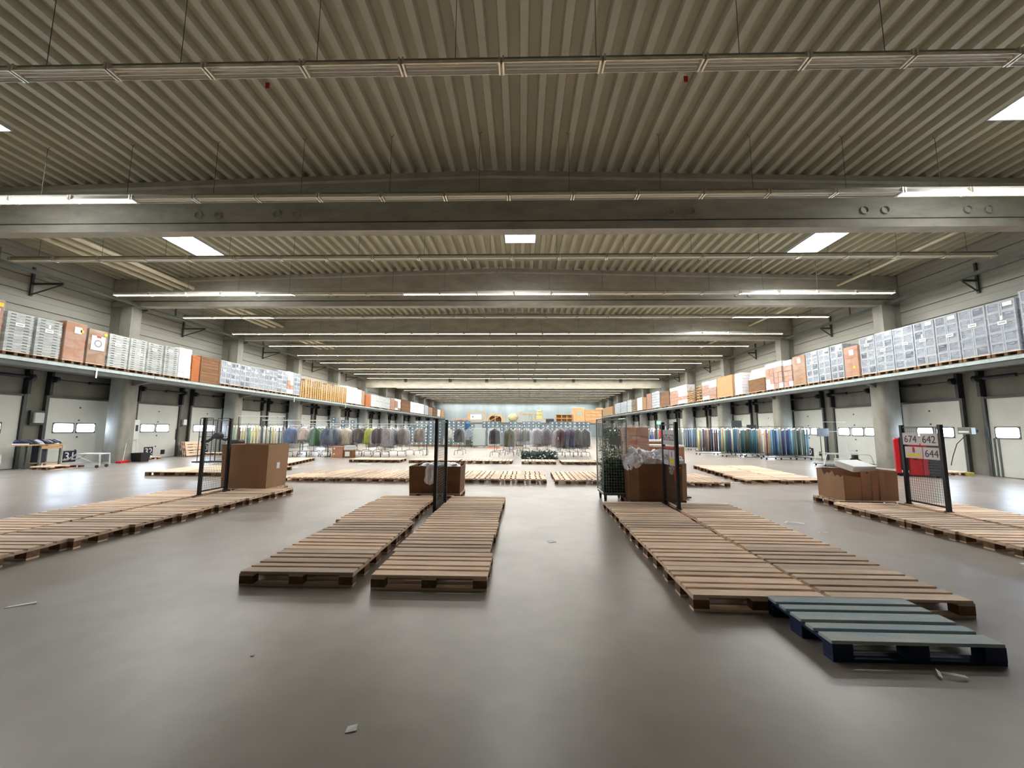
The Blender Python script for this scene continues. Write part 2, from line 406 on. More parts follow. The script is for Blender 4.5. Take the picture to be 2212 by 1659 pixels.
# dock doors (local: along +Y, face towards the room at local x = 0..)
def text_obj(name, s, size, mat, parent, M4, ext=.002):
    cu = D.curves.new(name, 'FONT'); cu.body = s; cu.size = size; cu.extrude = ext; cu.align_x = 'CENTER'; cu.align_y = 'CENTER'; cu.materials.append(mat)
    tmp = D.objects.new(name + '_curve', cu); C.objects.link(tmp)
    me = D.meshes.new_from_object(tmp.evaluated_get(bpy.context.evaluated_depsgraph_get())); D.objects.remove(tmp)
    me.materials.clear(); me.materials.append(mat)
    o = D.objects.new(name, me); C.objects.link(o)
    if parent: o.parent = parent
    o.matrix_local = M4; return o
def face_mat(side, loc):
    """text facing into the hall from a side wall; side=1 left wall (faces +X), -1 right wall (faces -X)"""
    if side == 1: r = Matrix(((0, 0, 1), (1, 0, 0), (0, 1, 0)))
    elif side == -1: r = Matrix(((0, 0, -1), (-1, 0, 0), (0, 1, 0)))
    else: r = Matrix(((1, 0, 0), (0, 0, -1), (0, 1, 0)))
    m4 = r.to_4x4(); m4.translation = Vector(loc); return m4
dn = 0
NUM = {(1, 16.4): ('31', 1.05), (1, 20.35): ('32', .85), (1, 23.76): ('33', 1.3), (-1, 23.76): ('0', 1.24)}
def dock_door(side, y0):
    global dn; dn += 1
    X = XL if side == 1 else XR; r = sroot('door_%d' % dn, (X, y0, 0)); s = side; W = 2.5
    def bx(mb, a, b, *q): x0, x1 = sorted((s * a, s * b)); mb.box(x0, x1, *q); return mb
    leaf = MB(); z = .02; hs = [.6, .58, .58, .58, .54]
    for h in hs:
        bx(leaf, .0, .07, .0, W, z, z + h - .012); bx(leaf, .0, .055, .0, W, z + h - .012, z + h); z += h
    leaf.build('door_leaf', m_door, r)
    wins = ((.3, 1.05), (1.2, 1.95)) if s == 1 else (((.37, 1.02), (1.2, 1.85)) if y0 % 7.36 > 1 and int(round((y0 - 16.4) / 7.36 * 10)) % 10 == 0 else ((.12, .62), (.76, 1.43), (1.62, 2.32)))
    for (a, b) in wins:
        fr = bx(MB(), .065, .08, a - .04, b + .04, 1.37, 1.82).build('window_frame', m_dkgrey, r)
        n = 6; pts = []
        for cx, cz, t0 in ((b - .07, 1.42 + .07, -90), (b - .07, 1.78 - .07, 0), (a + .07, 1.78 - .07, 90), (a + .07, 1.42 + .07, 180)):
            for i in range(5):
                t = math.radians(t0 + i * 22.5); pts.append((cx + .07 * math.cos(t), cz + .07 * math.sin(t)))
        ring = lambda xx: [(s * xx, p[0], p[1]) for p in pts]
        MB().loft([ring(.078), ring(.085)]).build('window_pane', m_glass, fr)
    d = MB()
    for z in (.62, 1.2, 1.94, 2.5): d.cyl((s * .065, 1.25, z), (s * .09, 1.25, z), .035, n=10)
    d.build('joint_cap', m_dkgrey, r)
    hd = MB(); bx(hd, .0, .12, -.05, W + .05, 2.86, 2.94); hd.build('header_seal', m_dkgrey, r)
    for a in (-.13, W + .02):
        t = MB(); bx(t, .0, .14, a, a + .11, 0, 2.95); bx(t, .06, .12, a + .02, a + .09, 2.95, 3.95)
        t.build('door_track', m_dkgrey, r)
        u = MB(); bx(u, .02, .24, a - .0, a + .11, 2.95, 3.95); u.build('track_housing', m_black, r)
    MB().cyl((s * .3, -.1, 3.62), (s * .3, W + .1, 3.62), .02, n=8).build('lift_shaft', m_black, r)
    MB().cyl((s * .3, 1.3, 3.62), (s * .3, 2.3, 3.62), .065, n=12).build('spring_tube', m_black, r)
    for a in (-.06, W + .0): MB().cyl((s * .3, a, 3.62), (s * .3, a + .12, 3.62), .13, n=16).build('cable_drum', m_black, r)
    if (s, y0) in NUM:
        tx, off = NUM[(s, y0)]
        pl = bx(MB(), .07, .085, off - .26, off + .26, .12, .6).build('number_plate', m_inkn, r)
        text_obj('plate_number', tx, .46, m_white, pl, face_mat(s, (s * .088, off, .36)))
    if (s, y0) in ((1, 20.35), (-1, 23.76)):
        a = 1.6 if s == 1 else .3
        bx(MB(), .07, .085, a, a + .24, .18, .42).build('vent_plate', m_black, r)
    return r
for k in range(-2, 10):
    c = 18.75 + 7.36 * k
    for s in (1, -1):
        for off in (-2.35, 1.6):
            y = round(c + off, 2)
            if y > 88: continue
            dock_door(s, y)

# ------------------------------------------------------------------ light rails
RX0, RX1, RZ = -18.2, 15.9, 7.6
def refl_mesh():
    L = 1.56; sec = [(-.115, -.11), (-.06, 0), (.06, 0), (.115, -.11)]; ins = [(-.109, -.11), (-.055, -.006), (.055, -.006), (.109, -.11)]
    mb = MB(); a = sec + ins[::-1]
    mb.loft([[(x, p[0], p[1]) for p in a] for x in (0, L)])
    for x in (0, L): mb.box(x - .014, x + .014, -.12, .12, -.12, .01)
    return mb.mesh('reflector', m_alu)
REFL = refl_mesh()
def tube_mesh(mat, nm):
    mb = MB()
    for y in (-.035, .035): mb.cyl((.04, y, -.085), (1.52, y, -.085), .016, n=6)
    return mb.mesh(nm, mat)
TON, TOFF = tube_mesh(m_tube_on, 'lit_tubes'), tube_mesh(m_tube_off, 'unlit_tubes')
_w = MB().tube([(0, 0, 0), (0, 0, 1.53), (-.06, 0, 1.6)], .006, 5); _w.tube([(0, 0, 1.53), (.06, 0, 1.6)], .006, 5)
WIRE = _w.mesh('suspension_wire', m_dkgrey)
def rail(i, Y):
    r = thing('light_rail', 'long hanging strip light rail, %s from the camera towards the far wall' % ORD[i + 1] if i >= 0 else 'strip light rail hanging behind the camera, %s behind it' % ORD[-i], 'light rail', (RX0, Y, RZ), group='strip light rails under the roof')
    L = RX1 - RX0; n = 21; seg = L / n
    MB().box(0, L, -.035, .035, .0, .06).build('trunk', m_trunk, r)
    def lit(x):
        if i in (0, 2): return False
        if i == 1: return x < -10.8 or x > 9.2
        if i == 3: return x < -9.5 or -4.5 < x < 2.6 or x > 8.6
        if i == 4: return x < -13 or x > 11
        return True
    states = [lit(RX0 + seg * (j + .5)) for j in range(n)]
    for j in range(n):
        o = obj('reflector', REFL, r, (seg * j + .03, 0, 0))
        obj('tube', TON if states[j] else TOFF, o, (.0, 0, 0))
    # the lamps' own light, one per lit run
    j = 0
    while j < n:
        if states[j]:
            k = j
            while k < n and states[k]: k += 1
            ld = D.lights.new('tube_light', 'AREA'); ld.shape = 'RECTANGLE'; ld.size = seg * (k - j); ld.size_y = .14; ld.energy = LAMP_W * (k - j) * (1.0 if i < 12 else .5); ld.color = (1, .985, .94)
            lo = D.objects.new('tube_light', ld); C.objects.link(lo); lo.parent = r; lo.location = (seg * (j + k) / 2, 0, -.115)
            j = k
        else: j += 1
    if True:
        for j in (range(0, 15) if i < 7 else range(0, 15, 7)):
            x = 1.0 + j * 2.3
            o = obj('suspension_wire', WIRE, r, (x, 0, .05)); o.scale = (1, 1, (roof_z(RX0 + x) - RZ - .04) / 1.6)
    return r
for i in range(0, 24):
    Y = 5.95 + 3.7 * i if i < 12 else 50.5 + 3.7 * (i - 12)
    if Y < 91.5 and not (47.6 < Y < 48.9): rail(i, Y)

# ------------------------------------------------------------------ pipes, wall rails
for i, (x, z, rr) in enumerate(((-16.0, 8.38, .09), (-16.5, 8.36, .09), (-17.05, 8.34, .085), (14.8, 8.4, .055))):
    p = MB().cyl((x, YB, z), (x, 47.9, z), rr, n=14).build('ceiling_pipe', m_pipe, smooth=True)
    tag(p, ['cream pipe under the roof, innermost of three parallel pipes', 'cream pipe under the roof, middle of three parallel pipes', 'cream pipe under the roof, outermost of three parallel pipes beside the wall', 'single slim cream pipe under the roof on the side of the red machine'][i], 'pipe', 'pipes under the roof' if i < 3 else None)
for X, s, w_ in ((-18.55, 1, 'above door 31'), (16.9, -1, 'on the side of the red machine')):
    r = thing('cable_tray', 'long galvanised wall tray on triangular brackets ' + w_, 'cable tray', (X, 0, 7.5))
    MB().box(-.07, .07, YB, 47.9, -.06, .06).build('tray', m_galvd, r)
    y = 4.3
    while y < 46:
        b = MB(); xw = (XL if s == 1 else XR) - X
        b.box(*sorted((xw, .0)), y - .03, y + .03, -.14, -.06)
        b.cyl((xw, y, -.55), (0, y, -.12), .03, n=6); x0, x1 = sorted((xw, xw + s * .06)); b.box(x0, x1, y - .04, y + .04, -.6, .6)
        b.build('bracket', m_dkgrey, r); y += 3.68
    y = 5.9
    while y < 46:
        b = MB(); b.box(-.03, .03, y - .03, y + .03, .06, .5); b.build('hanger_post', m_galvd, r); y += 7.36
for i, (x, y) in enumerate(((-5.29, 7.5), (3.31, 7.5))):
    t = thing('sprinkler_tag', 'small red tag hanging from the roof %s' % ('above the double pallet row between two box bins' if i == 0 else 'above the pallet row with the blue pallet'), 'tag', (x, y, 8.72))
    MB().box(-.04, .04, -.008, .008, -.08, .05).build('red_plate', m_red, t)
    MB().cyl((0, 0, .05), (0, 0, roof_z(x) - 8.72 + .19), .005, n=5).build('cord', m_white, t)

# ================================================================== PALLETS
def box_mesh(nm, mat, *q): return MB().box(*q).mesh(nm, mat)
def pallet_meshes(wood, blk, key):
    d = {}
    # local frame: X along 1.2 m (boards run along X), Y along 0.8 m, origin at centre on the floor
    for wd in (.145, .1):
        mb = MB().bbox(-.6, .6, -wd / 2 + .003, wd / 2 - .003, .122, .144, .004); d['deck', wd] = mb.mesh('deck_board', wood)
        mb = MB().bbox(-.6, .6, -wd / 2, wd / 2, 0, .022, .003); d['bottom', wd] = mb.mesh('bottom_board', wood)
    d['stringer'] = box_mesh('stringer_board', wood, -.0725, .0725, -.4, .4, .1, .122)
    d['block', .145] = box_mesh('block', blk, -.0725, .0725, -.0725, .0725, .022, .1)
    d['block', .1] = box_mesh('block', blk, -.0725, .0725, -.05, .05, .022, .1)
    return d
PM = {'new': pallet_meshes(m_wood, m_blocks, 0), 'old': pallet_meshes(m_woodo, m_blocks, 1), 'dark': pallet_meshes(m_woodd, m_blocks, 2)}
PM['blue'] = pallet_meshes(m_blue_top, m_blue, 3)
for k_ in ('stringer', ('bottom', .145), ('bottom', .1)): PM['blue'][k_].materials[0] = m_blue
def pallet(label, x, y, rz=0, kind='new', z=0, group=None, detail=True, seed=None):
    t = thing('pallet', label, 'pallet', (x, y, z), rz, group)
    pm = PM[kind]; rnd = random.Random(seed if seed is not None else hash(label) & 0xffff)
    if detail:
        for yy, wd in ((-.3275, .145), (-.165, .1), (0, .145), (.165, .1), (.3275, .145)):
            o = obj('deck_board', pm['deck', wd], t, (rnd.uniform(-.004, .004), yy + rnd.uniform(-.004, .004), 0), rnd.uniform(-.004, .004))
        for xx in (-.5275, 0, .5275): obj('stringer_board', pm['stringer'], t, (xx, 0, 0))
        for yy, wd in ((-.35, .1), (0, .145), (.35, .1)):
            obj('bottom_board', pm['bottom', wd], t, (0, yy, 0))
            for xx in (-.5275, 0, .5275): obj('block', pm['block', wd], t, (xx, yy, 0))
    else:
        key = ('low', kind)
        if key not in PM:
            a = MB()
            for yy, wd in ((-.3275, .145), (-.165, .1), (0, .145), (.165, .1), (.3275, .145)): a.box(-.6, .6, yy - wd / 2, yy + wd / 2, .122, .144)
            b = MB()
            for xx in (-.5275, 0, .5275): b.box(xx - .0725, xx + .0725, -.4, .4, .1, .122)
            for yy, wd in ((-.35, .1), (0, .145), (.35, .1)):
                b.box(-.6, .6, yy - wd / 2, yy + wd / 2, 0, .022)
                for xx in (-.5275, 0, .5275): b.box(xx - .0725, xx + .0725, yy - wd / 2, yy + wd / 2, .022, .1)
            PM[key] = (a.mesh('deck', pm['deck', .1].materials[0]), b.mesh('base', m_blocks if kind != 'blue' else m_blue))
        obj('deck', PM[key][0], t); obj('base', PM[key][1], t)
    return t
rp = random.Random(3)
def row(n, x0, y0, x1, y1, rz, lab, kinds, grp, jit=.02, skip=()):
    """n pallets between the centre of the first and of the last"""
    for i in range(n):
        if i in skip: continue
        t = i / (n - 1.0) if n > 1 else 0
        pallet(lab % ORD[i + 1], x0 + (x1 - x0) * t + rp.uniform(-jit, jit), y0 + (y1 - y0) * t, rz + rp.uniform(-.006, .006), kinds[i % len(kinds)], group=grp, seed=rp.random())
# block touching the blue pallet
row(6, 2.19, 4.31, 2.32, 8.34, -.022, 'pallet in the row between blue pallet and roll cage, %s from the front', ['new', 'new', 'new', 'old', 'new', 'old'], 'pallets in the double row with the blue pallet', .012)
row(6, 3.44, 4.28, 3.62, 8.26, -.022, 'pallet in the outer row alongside the blue pallet row, %s from the front', ['old', 'old', 'new', 'new', 'new', 'old'], 'pallets in the double row with the blue pallet', .02)
pallet('blue painted wooden pallet lying askew in front of the double row, worn top boards', 2.84, 3.53, -.012, 'blue', z=.0)
# block in front of the torn box bin with white plastic hanging out
row(6, -.97, 4.71, -.98, 8.83, 0., 'pallet in the aisle-side row before the middle bin, %s from the front', ['new', 'old', 'new', 'new', 'old', 'new'], 'pallets in the double row before the bin with hanging plastic', .03)
for i, (x, y, kd) in enumerate(((-2.36, 4.76, 'old'), (-2.37, 5.57, 'new'), (-2.37, 6.38, 'old'), (-2.47, 7.2, 'new'), (-2.5, 8.03, 'new'), (-2.49, 8.85, 'new'))):
    pallet('pallet left of the middle mesh screen, %s from the front of its row' % ORD[i + 1], x, y, rp.uniform(-.01, .01), kd, group='pallets in the double row before the bin with hanging plastic', seed=i)
# block at the frame edge before the tall brown bin
for i in range(7):
    pallet('pallet in the row leading up to the tall brown bin, %s from the bin' % ORD[7 - i], -6.72 + .055 * i, 5.1 + .805 * i, .025 + rp.uniform(-.01, .01), ['old', 'old', 'old', 'new', 'old', 'old', 'new'][i], group='pallets in the double row before the tall closed bin', seed=i + 20)
for i in range(8):
    pallet('outer row pallet beyond the tall bin mesh screen, %s from the far end' % ORD[8 - i], -7.95 + .012 * i, 3.72 + .815 * i, .01 + rp.uniform(-.01, .01), ['old', 'new', 'old', 'new', 'old', 'new', 'new', 'new'][i], group='pallets in the double row before the tall closed bin', seed=i + 40)
# block on the side of the red machine
for i in range(5):
    pallet('pallet in the row before the torn low bin, %s from that bin' % ORD[i + 1], 7.2 - .02 * i + rp.uniform(-.03, .03), 8.46 - .815 * i, -.03 + rp.uniform(-.01, .01), ['new', 'old', 'old', 'new', 'new'][i], group='pallets in the double row before the torn low bin', seed=i + 60)
for i in range(5):
    pallet('pallet in the outer row beyond the screen with 674, %s from far end' % ORD[i + 1], 8.56 - .02 * i + rp.uniform(-.03, .03), 8.5 - .815 * i, -.02 + rp.uniform(-.01, .01), ['new', 'new', 'old', 'new', 'new'][i], group='pallets in the double row before the torn low bin', seed=i + 80)
# pallets that carry the bins
pallet('pallet under the tall closed brown bin', -6.86, 10.5, .0, 'old', seed=101)
pallet('pallet under the middle bin with hanging white plastic', -2.02, 9.98, 0, 'old', seed=102)
pallet('dark pallet under the octagonal bin full of white film', 2.92, 9.3, .03, 'dark', seed=103)
pallet('pallet under the torn low bin with the loose white box', 7.45, 9.46, .0, 'old', seed=104)
# cross row across the hall, boards running away from the camera (turned a quarter)
H = math.pi / 2
cr = [(-7.0, 13.1, 0), (-6.17, 13.1, 0), (-5.35, 13.12, 0), (-4.5, 13.1, 0), (-3.66, 13.08, 0), (-2.83, 13.06, 0), (-2.0, 13.06, 0), (-1.2, 13.06, 0), (-.42, 13.03, 0), (.36, 13.02, 0), (1.42, 12.93, 0), (2.24, 12.95, 0), (3.1, 12.9, 0), (3.95, 12.9, 0), (4.8, 12.7, 0), (5.65, 12.66, 0)]
for i, (x, y, a) in enumerate(cr):
    for j in (0, 1):
        pallet('cross-row pallet behind the bins, %s from the tall bin side, %s line' % (ORD[i + 1], ('front', 'back')[j]), x + .02 * j, y + 1.22 * j, H + rp.uniform(-.02, .02), rp.choice(['new', 'new', 'old']), group='pallets in the cross row behind the bins', detail=j == 0, seed=i * 2 + j)
cr2 = [-8.0, -7.15, -6.3, -5.05, -4.22, -3.4, -2.5, -1.66, -.84, .42, 1.22, 2.3, 3.12, 4.0]
for i, x in enumerate(cr2):
    pallet('pallet in the far cross row before the garment racks, %s from left' % ORD[i + 1], x, 20.35 - .05 * i, H + rp.uniform(-.03, .03), rp.choice(['new', 'old']), group='pallets in the cross row before the garment racks', detail=False, seed=i)
# island of pallets near door 32
k = 0
for yy in (14.05, 14.88, 15.7):
    for xx in (-12.2, -10.95, -9.7):
        k += 1
        pallet('pallet in the island before door 32, %s counted from its front corner' % ORD[k], xx - (yy - 14) * .02, yy, rp.uniform(-.02, .02), rp.choice(['new', 'old']), group='pallets in the island before door 32', detail=False, seed=k)
for i in range(4):
    pallet('pallet in the slanting row behind the tall brown bin, %s from front' % ORD[i + 1], -10.7 - .14 * i, 17.7 + .83 * i, .12, 'new', group='pallets in the slanting row behind the tall bin', detail=False, seed=i)
k = 0
for jy in range(6):
    for jx in range(2):
        k += 1
        pallet('pallet in the two-wide island before the fabric rolls, %s from its front' % ORD[k], 7.5 + 1.24 * jx + .1 * jy, 13.2 + .84 * jy, .035 + rp.uniform(-.02, .02), rp.choice(['new', 'new', 'old']), group='pallets in the island before the fabric rolls', detail=jy < 2, seed=k)
k = 0
for jx in range(1):
    pallet('lone wooden pallet in the island corner beside the torn low bin', 10.0, 13.25, .04, 'new', seed=9)

# ================================================================== BINS
def open_box(name, label, cat, loc, rz, W, Dp, Hh, mat, flare=0., th=.012, torn=False, cham=0.):
    t = thing(name, label, cat, loc, rz)
    def ring(hw, hd, z, c):
        if c: return [(-hw + c, -hd, z), (hw - c, -hd, z), (hw, -hd + c, z), (hw, hd - c, z), (hw - c, hd, z), (-hw + c, hd, z), (-hw, hd - c, z), (-hw, -hd + c, z)]
        return [(-hw, -hd, z), (hw, -hd, z), (hw, hd, z), (-hw, hd, z)]
    hw, hd = W / 2, Dp / 2; f = flare
    mb = MB()
    if not torn:
        mb.loft([ring(hw, hd, 0, cham), ring(hw + f, hd + f, Hh, cham), ring(hw + f - th, hd + f - th, Hh, cham), ring(hw - th, hd - th, .012, cham)])
        mb.build('box_wall', mat, t)
    else:
        n = 40; per = []
        cs = ring(hw, hd, 0, 0)
        for a, b in zip(cs, cs[1:] + cs[:1]):
            for i in range(n // 4): per.append(tuple(a[q] + (b[q] - a[q]) * i / (n / 4.) for q in (0, 1)))
        rr = random.Random(5); hts = []
        for i, p in enumerate(per):
            tear = p[0] < -hw * .1 and p[1] < hd * .5
            hts.append(Hh - (rr.uniform(.0, .16) if tear else rr.uniform(0, .012)))
        o = [[(p[0], p[1], 0) for p in per], [(p[0] * (1 + f), p[1] * (1 + f), h) for p, h in zip(per, hts)], [(p[0] * (1 + f) * .98, p[1] * (1 + f) * .98, h) for p, h in zip(per, hts)], [(p[0] * .98, p[1] * .98, .012) for p in per]]
        mb.loft(o).build('box_wall', mat, t)
    return t
b1 = open_box('box_bin', 'tall closed brown box bin on a pallet beside the mesh screen, small label', 'box bin', (-6.92, 10.5, .144), -.03, 1.16, .8, 1.08, m_card, .03)
lb = MB().box(-.06, .06, -.002, .002, -.16, .16)
o = lb.build('bin_label', m_white, b1, (.595, .02, .62), H); o['label'] = 'white and grey label'
MB().box(-.58, .58, -.38, .38, .6, .98).build('film_inside', m_filmw, b1)
b2 = open_box('box_bin', 'brown box bin with white plastic hanging over its front behind a mesh screen', 'box bin', (-2.03, 9.98, .144), 0, 1.18, .78, .62, m_cardd, .02)
b3 = open_box('box_bin', 'octagonal brown box bin heaped with crumpled white film', 'box bin', (2.97, 9.28, .144), .02, 1.24, .82, .77, m_cardd, .01, cham=.16)
b4 = open_box('box_bin', 'low torn brown box bin with a ragged rim beside the number sign screen', 'box bin', (7.58, 9.5, .144), 0, 1.14, .78, .64, m_card, .02, torn=True)
tp = MB(); 
for x in (-.2, .02, .18): tp.box(x, x + .12, -.3985, -.396, .0, .62)
o = tp.build('tape_band', m_cardr, b4); o['label'] = 'paler vertical tape bands'
fl = MB().add([(.12, .36, .6), (.54, .38, .6), (.5, .1, .64), (.36, .3, .84), (.16, .3, .86)], [(0, 1, 3, 4), (4, 3, 1, 0), (1, 2, 3), (3, 2, 1)]); fl.build('raised_flap', m_cardd, b4)
wb = thing('white_box', 'flat white polystyrene box lying on the torn low bin', 'box', (7.5, 9.4, .8), .2); wb.rotation_euler = (math.radians(14), 0, .2)
MB().bbox(-.3, .3, -.22, .22, -.0, .1, .015).build('box_body', m_white, wb); MB().bbox(-.31, .31, -.23, .23, .1, .13, .01).build('box_lid', m_white, wb)
def heap(W, Dp, Hh, seed, nx=36, ny=26):
    mb = MB(); rr = random.Random(seed); vs = []
    for j in range(ny + 1):
        for i in range(nx + 1):
            u, v = i / nx * 2 - 1, j / ny * 2 - 1
            e = max(0, 1 - abs(u) ** 4) * max(0, 1 - abs(v) ** 4)
            nn = mnoise.fractal(Vector((u * 2.2 + seed, v * 2.2, 0)), .8, 2.1, 4)
            z = Hh * e * (.72 + .75 * nn) * (.75 + .3 * u)
            vs.append((u * W / 2, v * Dp / 2, max(z, 0)))
    fs = [(j * (nx + 1) + i, j * (nx + 1) + i + 1, (j + 1) * (nx + 1) + i + 1, (j + 1) * (nx + 1) + i) for j in range(ny) for i in range(nx)]
    return mb.add(vs, fs)
def lumps(items, seed):
    mb = MB()
    for k, (cx, cy, cz, rx, ry, rz_) in enumerate(items):
        n, m_ = 30, 18; rings = []
        for i in range(1, m_):
            t = math.pi * i / m_; ring = []
            for j in range(n):
                a = 2 * math.pi * j / n; d = Vector((math.sin(t) * math.cos(a), math.sin(t) * math.sin(a), -math.cos(t)))
                f = 1 + .35 * mnoise.fractal(d * 2.3 + Vector((seed + k * 5, 0, 0)), .9, 2.2, 5)
                ring.append((cx + rx * d.x * f, cy + ry * d.y * f, cz + rz_ * d.z * f))
            rings.append(ring)
        mb.loft(rings)
    return mb
hp = lumps([(-.34, 0, 0, .3, .32, .3), (0, .05, .02, .32, .32, .24), (.3, .0, .02, .3, .32, .29), (.1, -.17, 0, .3, .22, .2), (-.15, -.2, 0, .28, .2, .22), (.42, -.1, -.02, .2, .26, .2), (-.45, -.15, 0, .18, .24, .2)], 3).build('plastic_film_heap', m_filmw, None, (2.95, 9.28, .9), smooth=True); tag(hp, 'heap of crumpled white plastic film filling the octagonal bin', 'plastic film'); hp['kind'] = 'stuff'
hp = lumps([(-.2, 0, 0, .3, .3, .12), (.2, .05, .0, .3, .28, .13)], 8).build('plastic_film_heap', m_filmw, None, (-2.0, 9.98, .7), smooth=True); tag(hp, 'crumpled film inside the bin behind the middle mesh screen', 'plastic film'); hp['kind'] = 'stuff'
def drape(nm, lab, loc, W, L, seed, out=.1, par=None):
    nx, nz = 12, 16; vs = []
    for j in range(nz + 1):
        t = j / nz
        for i in range(nx + 1):
            u = i / nx * 2 - 1
            wd = W * (.6 + .55 * t - .5 * t * t * t)
            y = -out * (.25 + .9 * math.sin(min(1, t * 1.3) * math.pi * .5)) + .05 * mnoise.noise(Vector((u * 3 + seed, t * 2, seed)))
            vs.append((u * wd / 2 + .04 * mnoise.noise(Vector((t * 3, seed, u))), y, -L * t * (1 - .1 * abs(u))))
    fs = [(j * (nx + 1) + i, j * (nx + 1) + i + 1, (j + 1) * (nx + 1) + i + 1, (j + 1) * (nx + 1) + i) for j in range(nz) for i in range(nx)]
    o = MB().add(vs, fs).build(nm, m_filmw, par, loc, smooth=True)
    if lab: tag(o, lab, 'plastic film')
    return o
drape('plastic_sheet', 'crumpled white plastic sheet hanging over the front of the middle bin', (-2.12, 9.56, .8), .3, .46, 2, .08)
drape('plastic_sheet', 'strip of white plastic hanging from the octagonal bin behind the mesh screen', (3.2, 8.86, .95), .12, .26, 5, .04)
MBf = lumps([(0, 0, 0, .14, .2, .16)], 12).build('plastic_film_heap', m_filmw, None, (2.5, 8.98, .98), smooth=True); tag(MBf, 'loose film bulging out of the octagonal bin next to the roll cage', 'plastic film'); MBf['kind'] = 'stuff'

# ================================================================== MESH SCREENS
def screen(label, x0, y0, x1, y1, h, z0=0):
    """black framed wire screen standing between two pallet rows; signs added by the caller"""
    dx, dy = x1 - x0, y1 - y0; L = math.hypot(dx, dy)
    h -= z0; t = thing('mesh_screen', label, 'mesh screen', (x0, y0, z0), math.atan2(dy, dx), 'black mesh screens between the pallet rows')
    for x in (0, L):
        p = MB().box(x - .03, x + .03, -.03, .03, 0, h).build('post', m_black, t)
        MB().box(x - .05, x + .05, -.045, .045, 0, .012).build('foot_plate', m_black, p)
    f = MB(); f.box(.03, L - .03, -.012, .012, .06, .085); f.build('frame_rail', m_black, t); MB().box(.03, L - .03, -.012, .012, h - .06, h - .035).build('frame_rail', m_galvd, t)
    g = MB(); n = int((L - .06) / .05)
    for i in range(n + 1):
        x = .04 + (L - .08) * i / n; g.box(x - .0018, x + .0018, -.0018, .0018, .08, h - .06)
    m_ = int((h - .16) / .05)
    for j in range(m_ + 1):
        z = .09 + (h - .17) * j / m_; g.box(.03, L - .03, -.0018, .0018, z - .0018, z + .0018)
    g.build('wire_mesh', m_dkgrey, t)
    return t, L
s1, L1 = screen('black mesh screen standing beside the tall closed brown bin', -7.2, 9.05, -7.19, 9.85, 1.87, .145)
s2, L2 = screen('black mesh screen seen nearly edge-on before the middle bin', -1.67, 7.95, -1.67, 9.0, 1.84)
s3, L3 = screen('black mesh screen with number sheets before the octagonal bin', 3.0, 7.96, 2.98, 8.62, 1.8, .145)
s4, L4 = screen('black mesh screen carrying the sheets 674, 642 and 644', 8.0, 7.94, 8.07, 8.8, 1.77, .145)
def sheet(par, L, a, b, z0, z1, txt, sz, mat=m_paper, flip=True):
    """paper sheet on the aisle face (local +Y side after rotation faces -X, toward the camera)"""
    p = MB().box(a, b, .02, .024, z0, z1).build('number_sheet', mat, par)
    if txt:
        M4 = Matrix(((-1, 0, 0, (a + b) / 2), (0, 0, 1, .0255), (0, 1, 0, (z0 + z1) / 2 - .01), (0, 0, 0, 1)))
        text_obj('sheet_number', txt, sz, m_ink, p, M4, .0008)
    return p
# seen from the camera the far end of the screen is on the left of the sheet row
sheet(s4, L4, .45, .84, 1.22, 1.46, '674', .2)
sheet(s4, L4, .04, .42, 1.22, 1.46, '642', .2)
sheet(s4, L4, .02, .38, .95, 1.18, '644', .2)
p = sheet(s4, L4, .4, .8, .95, 1.18, None, 0); MB().box(.44, .76, .025, .027, .98, 1.04).build('yellow_stripe', m_yellow, p); MB().box(.57, .62, .025, .027, 1.07, 1.17).build('red_mark', m_red, p)
sheet(s3, L3, .33, .61, 1.2, 1.5, '675', .17); sheet(s3, L3, .05, .32, 1.2, 1.5, '622', .17)
sheet(s3, L3, .35, .61, .8, 1.1, '670', .15)
p = sheet(s3, L3, .05, .32, .8, 1.1, None, 0); MB().box(.08, .29, .025, .027, .84, .93).build('yellow_stripe', m_yellow, p); MB().box(.17, .2, .025, .027, .96, 1.07).build('red_mark', m_red, p)
MB().box(.02, .63, .01, .018, 1.12, 1.16).build('red_tape', m_red, s3); MB().box(.03, .1, .01, .018, .5, 1.18).build('red_tape', m_red, s3)

# ================================================================== ROLL CAGE WITH PLANTS
rc = thing('roll_cage', 'tall wire roll cage on castors packed with artificial plants', 'roll cage', (2.13, 9.72, 0), 0)
W_, D_ = .54, .74
fr = MB().box(-W_ / 2, W_ / 2, -D_ / 2, D_ / 2, .17, .2).build('base_tray', m_galvd, rc)
for sx in (-1, 1):
    for sy in (-1, 1):
        cs = MB(); cx, cy = sx * (W_ / 2 - .05), sy * (D_ / 2 - .08); cs.cyl((cx - .015, cy, .06), (cx + .015, cy, .06), .06, n=16)
        c_ = cs.build('caster', m_rubber, rc); MB().box(cx - .03, cx + .03, cy - .02, cy + .02, .07, .17).build('caster_fork', m_galvd, c_)
def wire_panel(nm, pts_fn, Lh, n, m_, r, parent, z0=.22, z1=1.9):
    mb = MB(); f = pts_fn
    mb.tube([f(.0, z0), f(.0, z1 - .04), f(.04, z1), f(Lh - .04, z1), f(Lh, z1 - .04), f(Lh, z0)], .016, 8)
    mb.tube([f(0, z0), f(Lh, z0)], .01, 6)
    for i in range(1, n): mb.tube([f(Lh * i / n, z0), f(Lh * i / n, z1)], r, 4)
    for j in range(1, m_): z = z0 + (z1 - z0) * j / m_; mb.tube([f(0, z), f(Lh, z)], r, 4)
    return mb.build(nm, m_galv, parent)
for sx in (-1, 1): wire_panel('side_panel', lambda u, z, sx=sx: (sx * W_ / 2, -D_ / 2 + u, z), D_, 12, 26, .003, rc)
wire_panel('back_panel', lambda u, z: (-W_ / 2 + u, D_ / 2, z), W_, 9, 26, .003, rc)
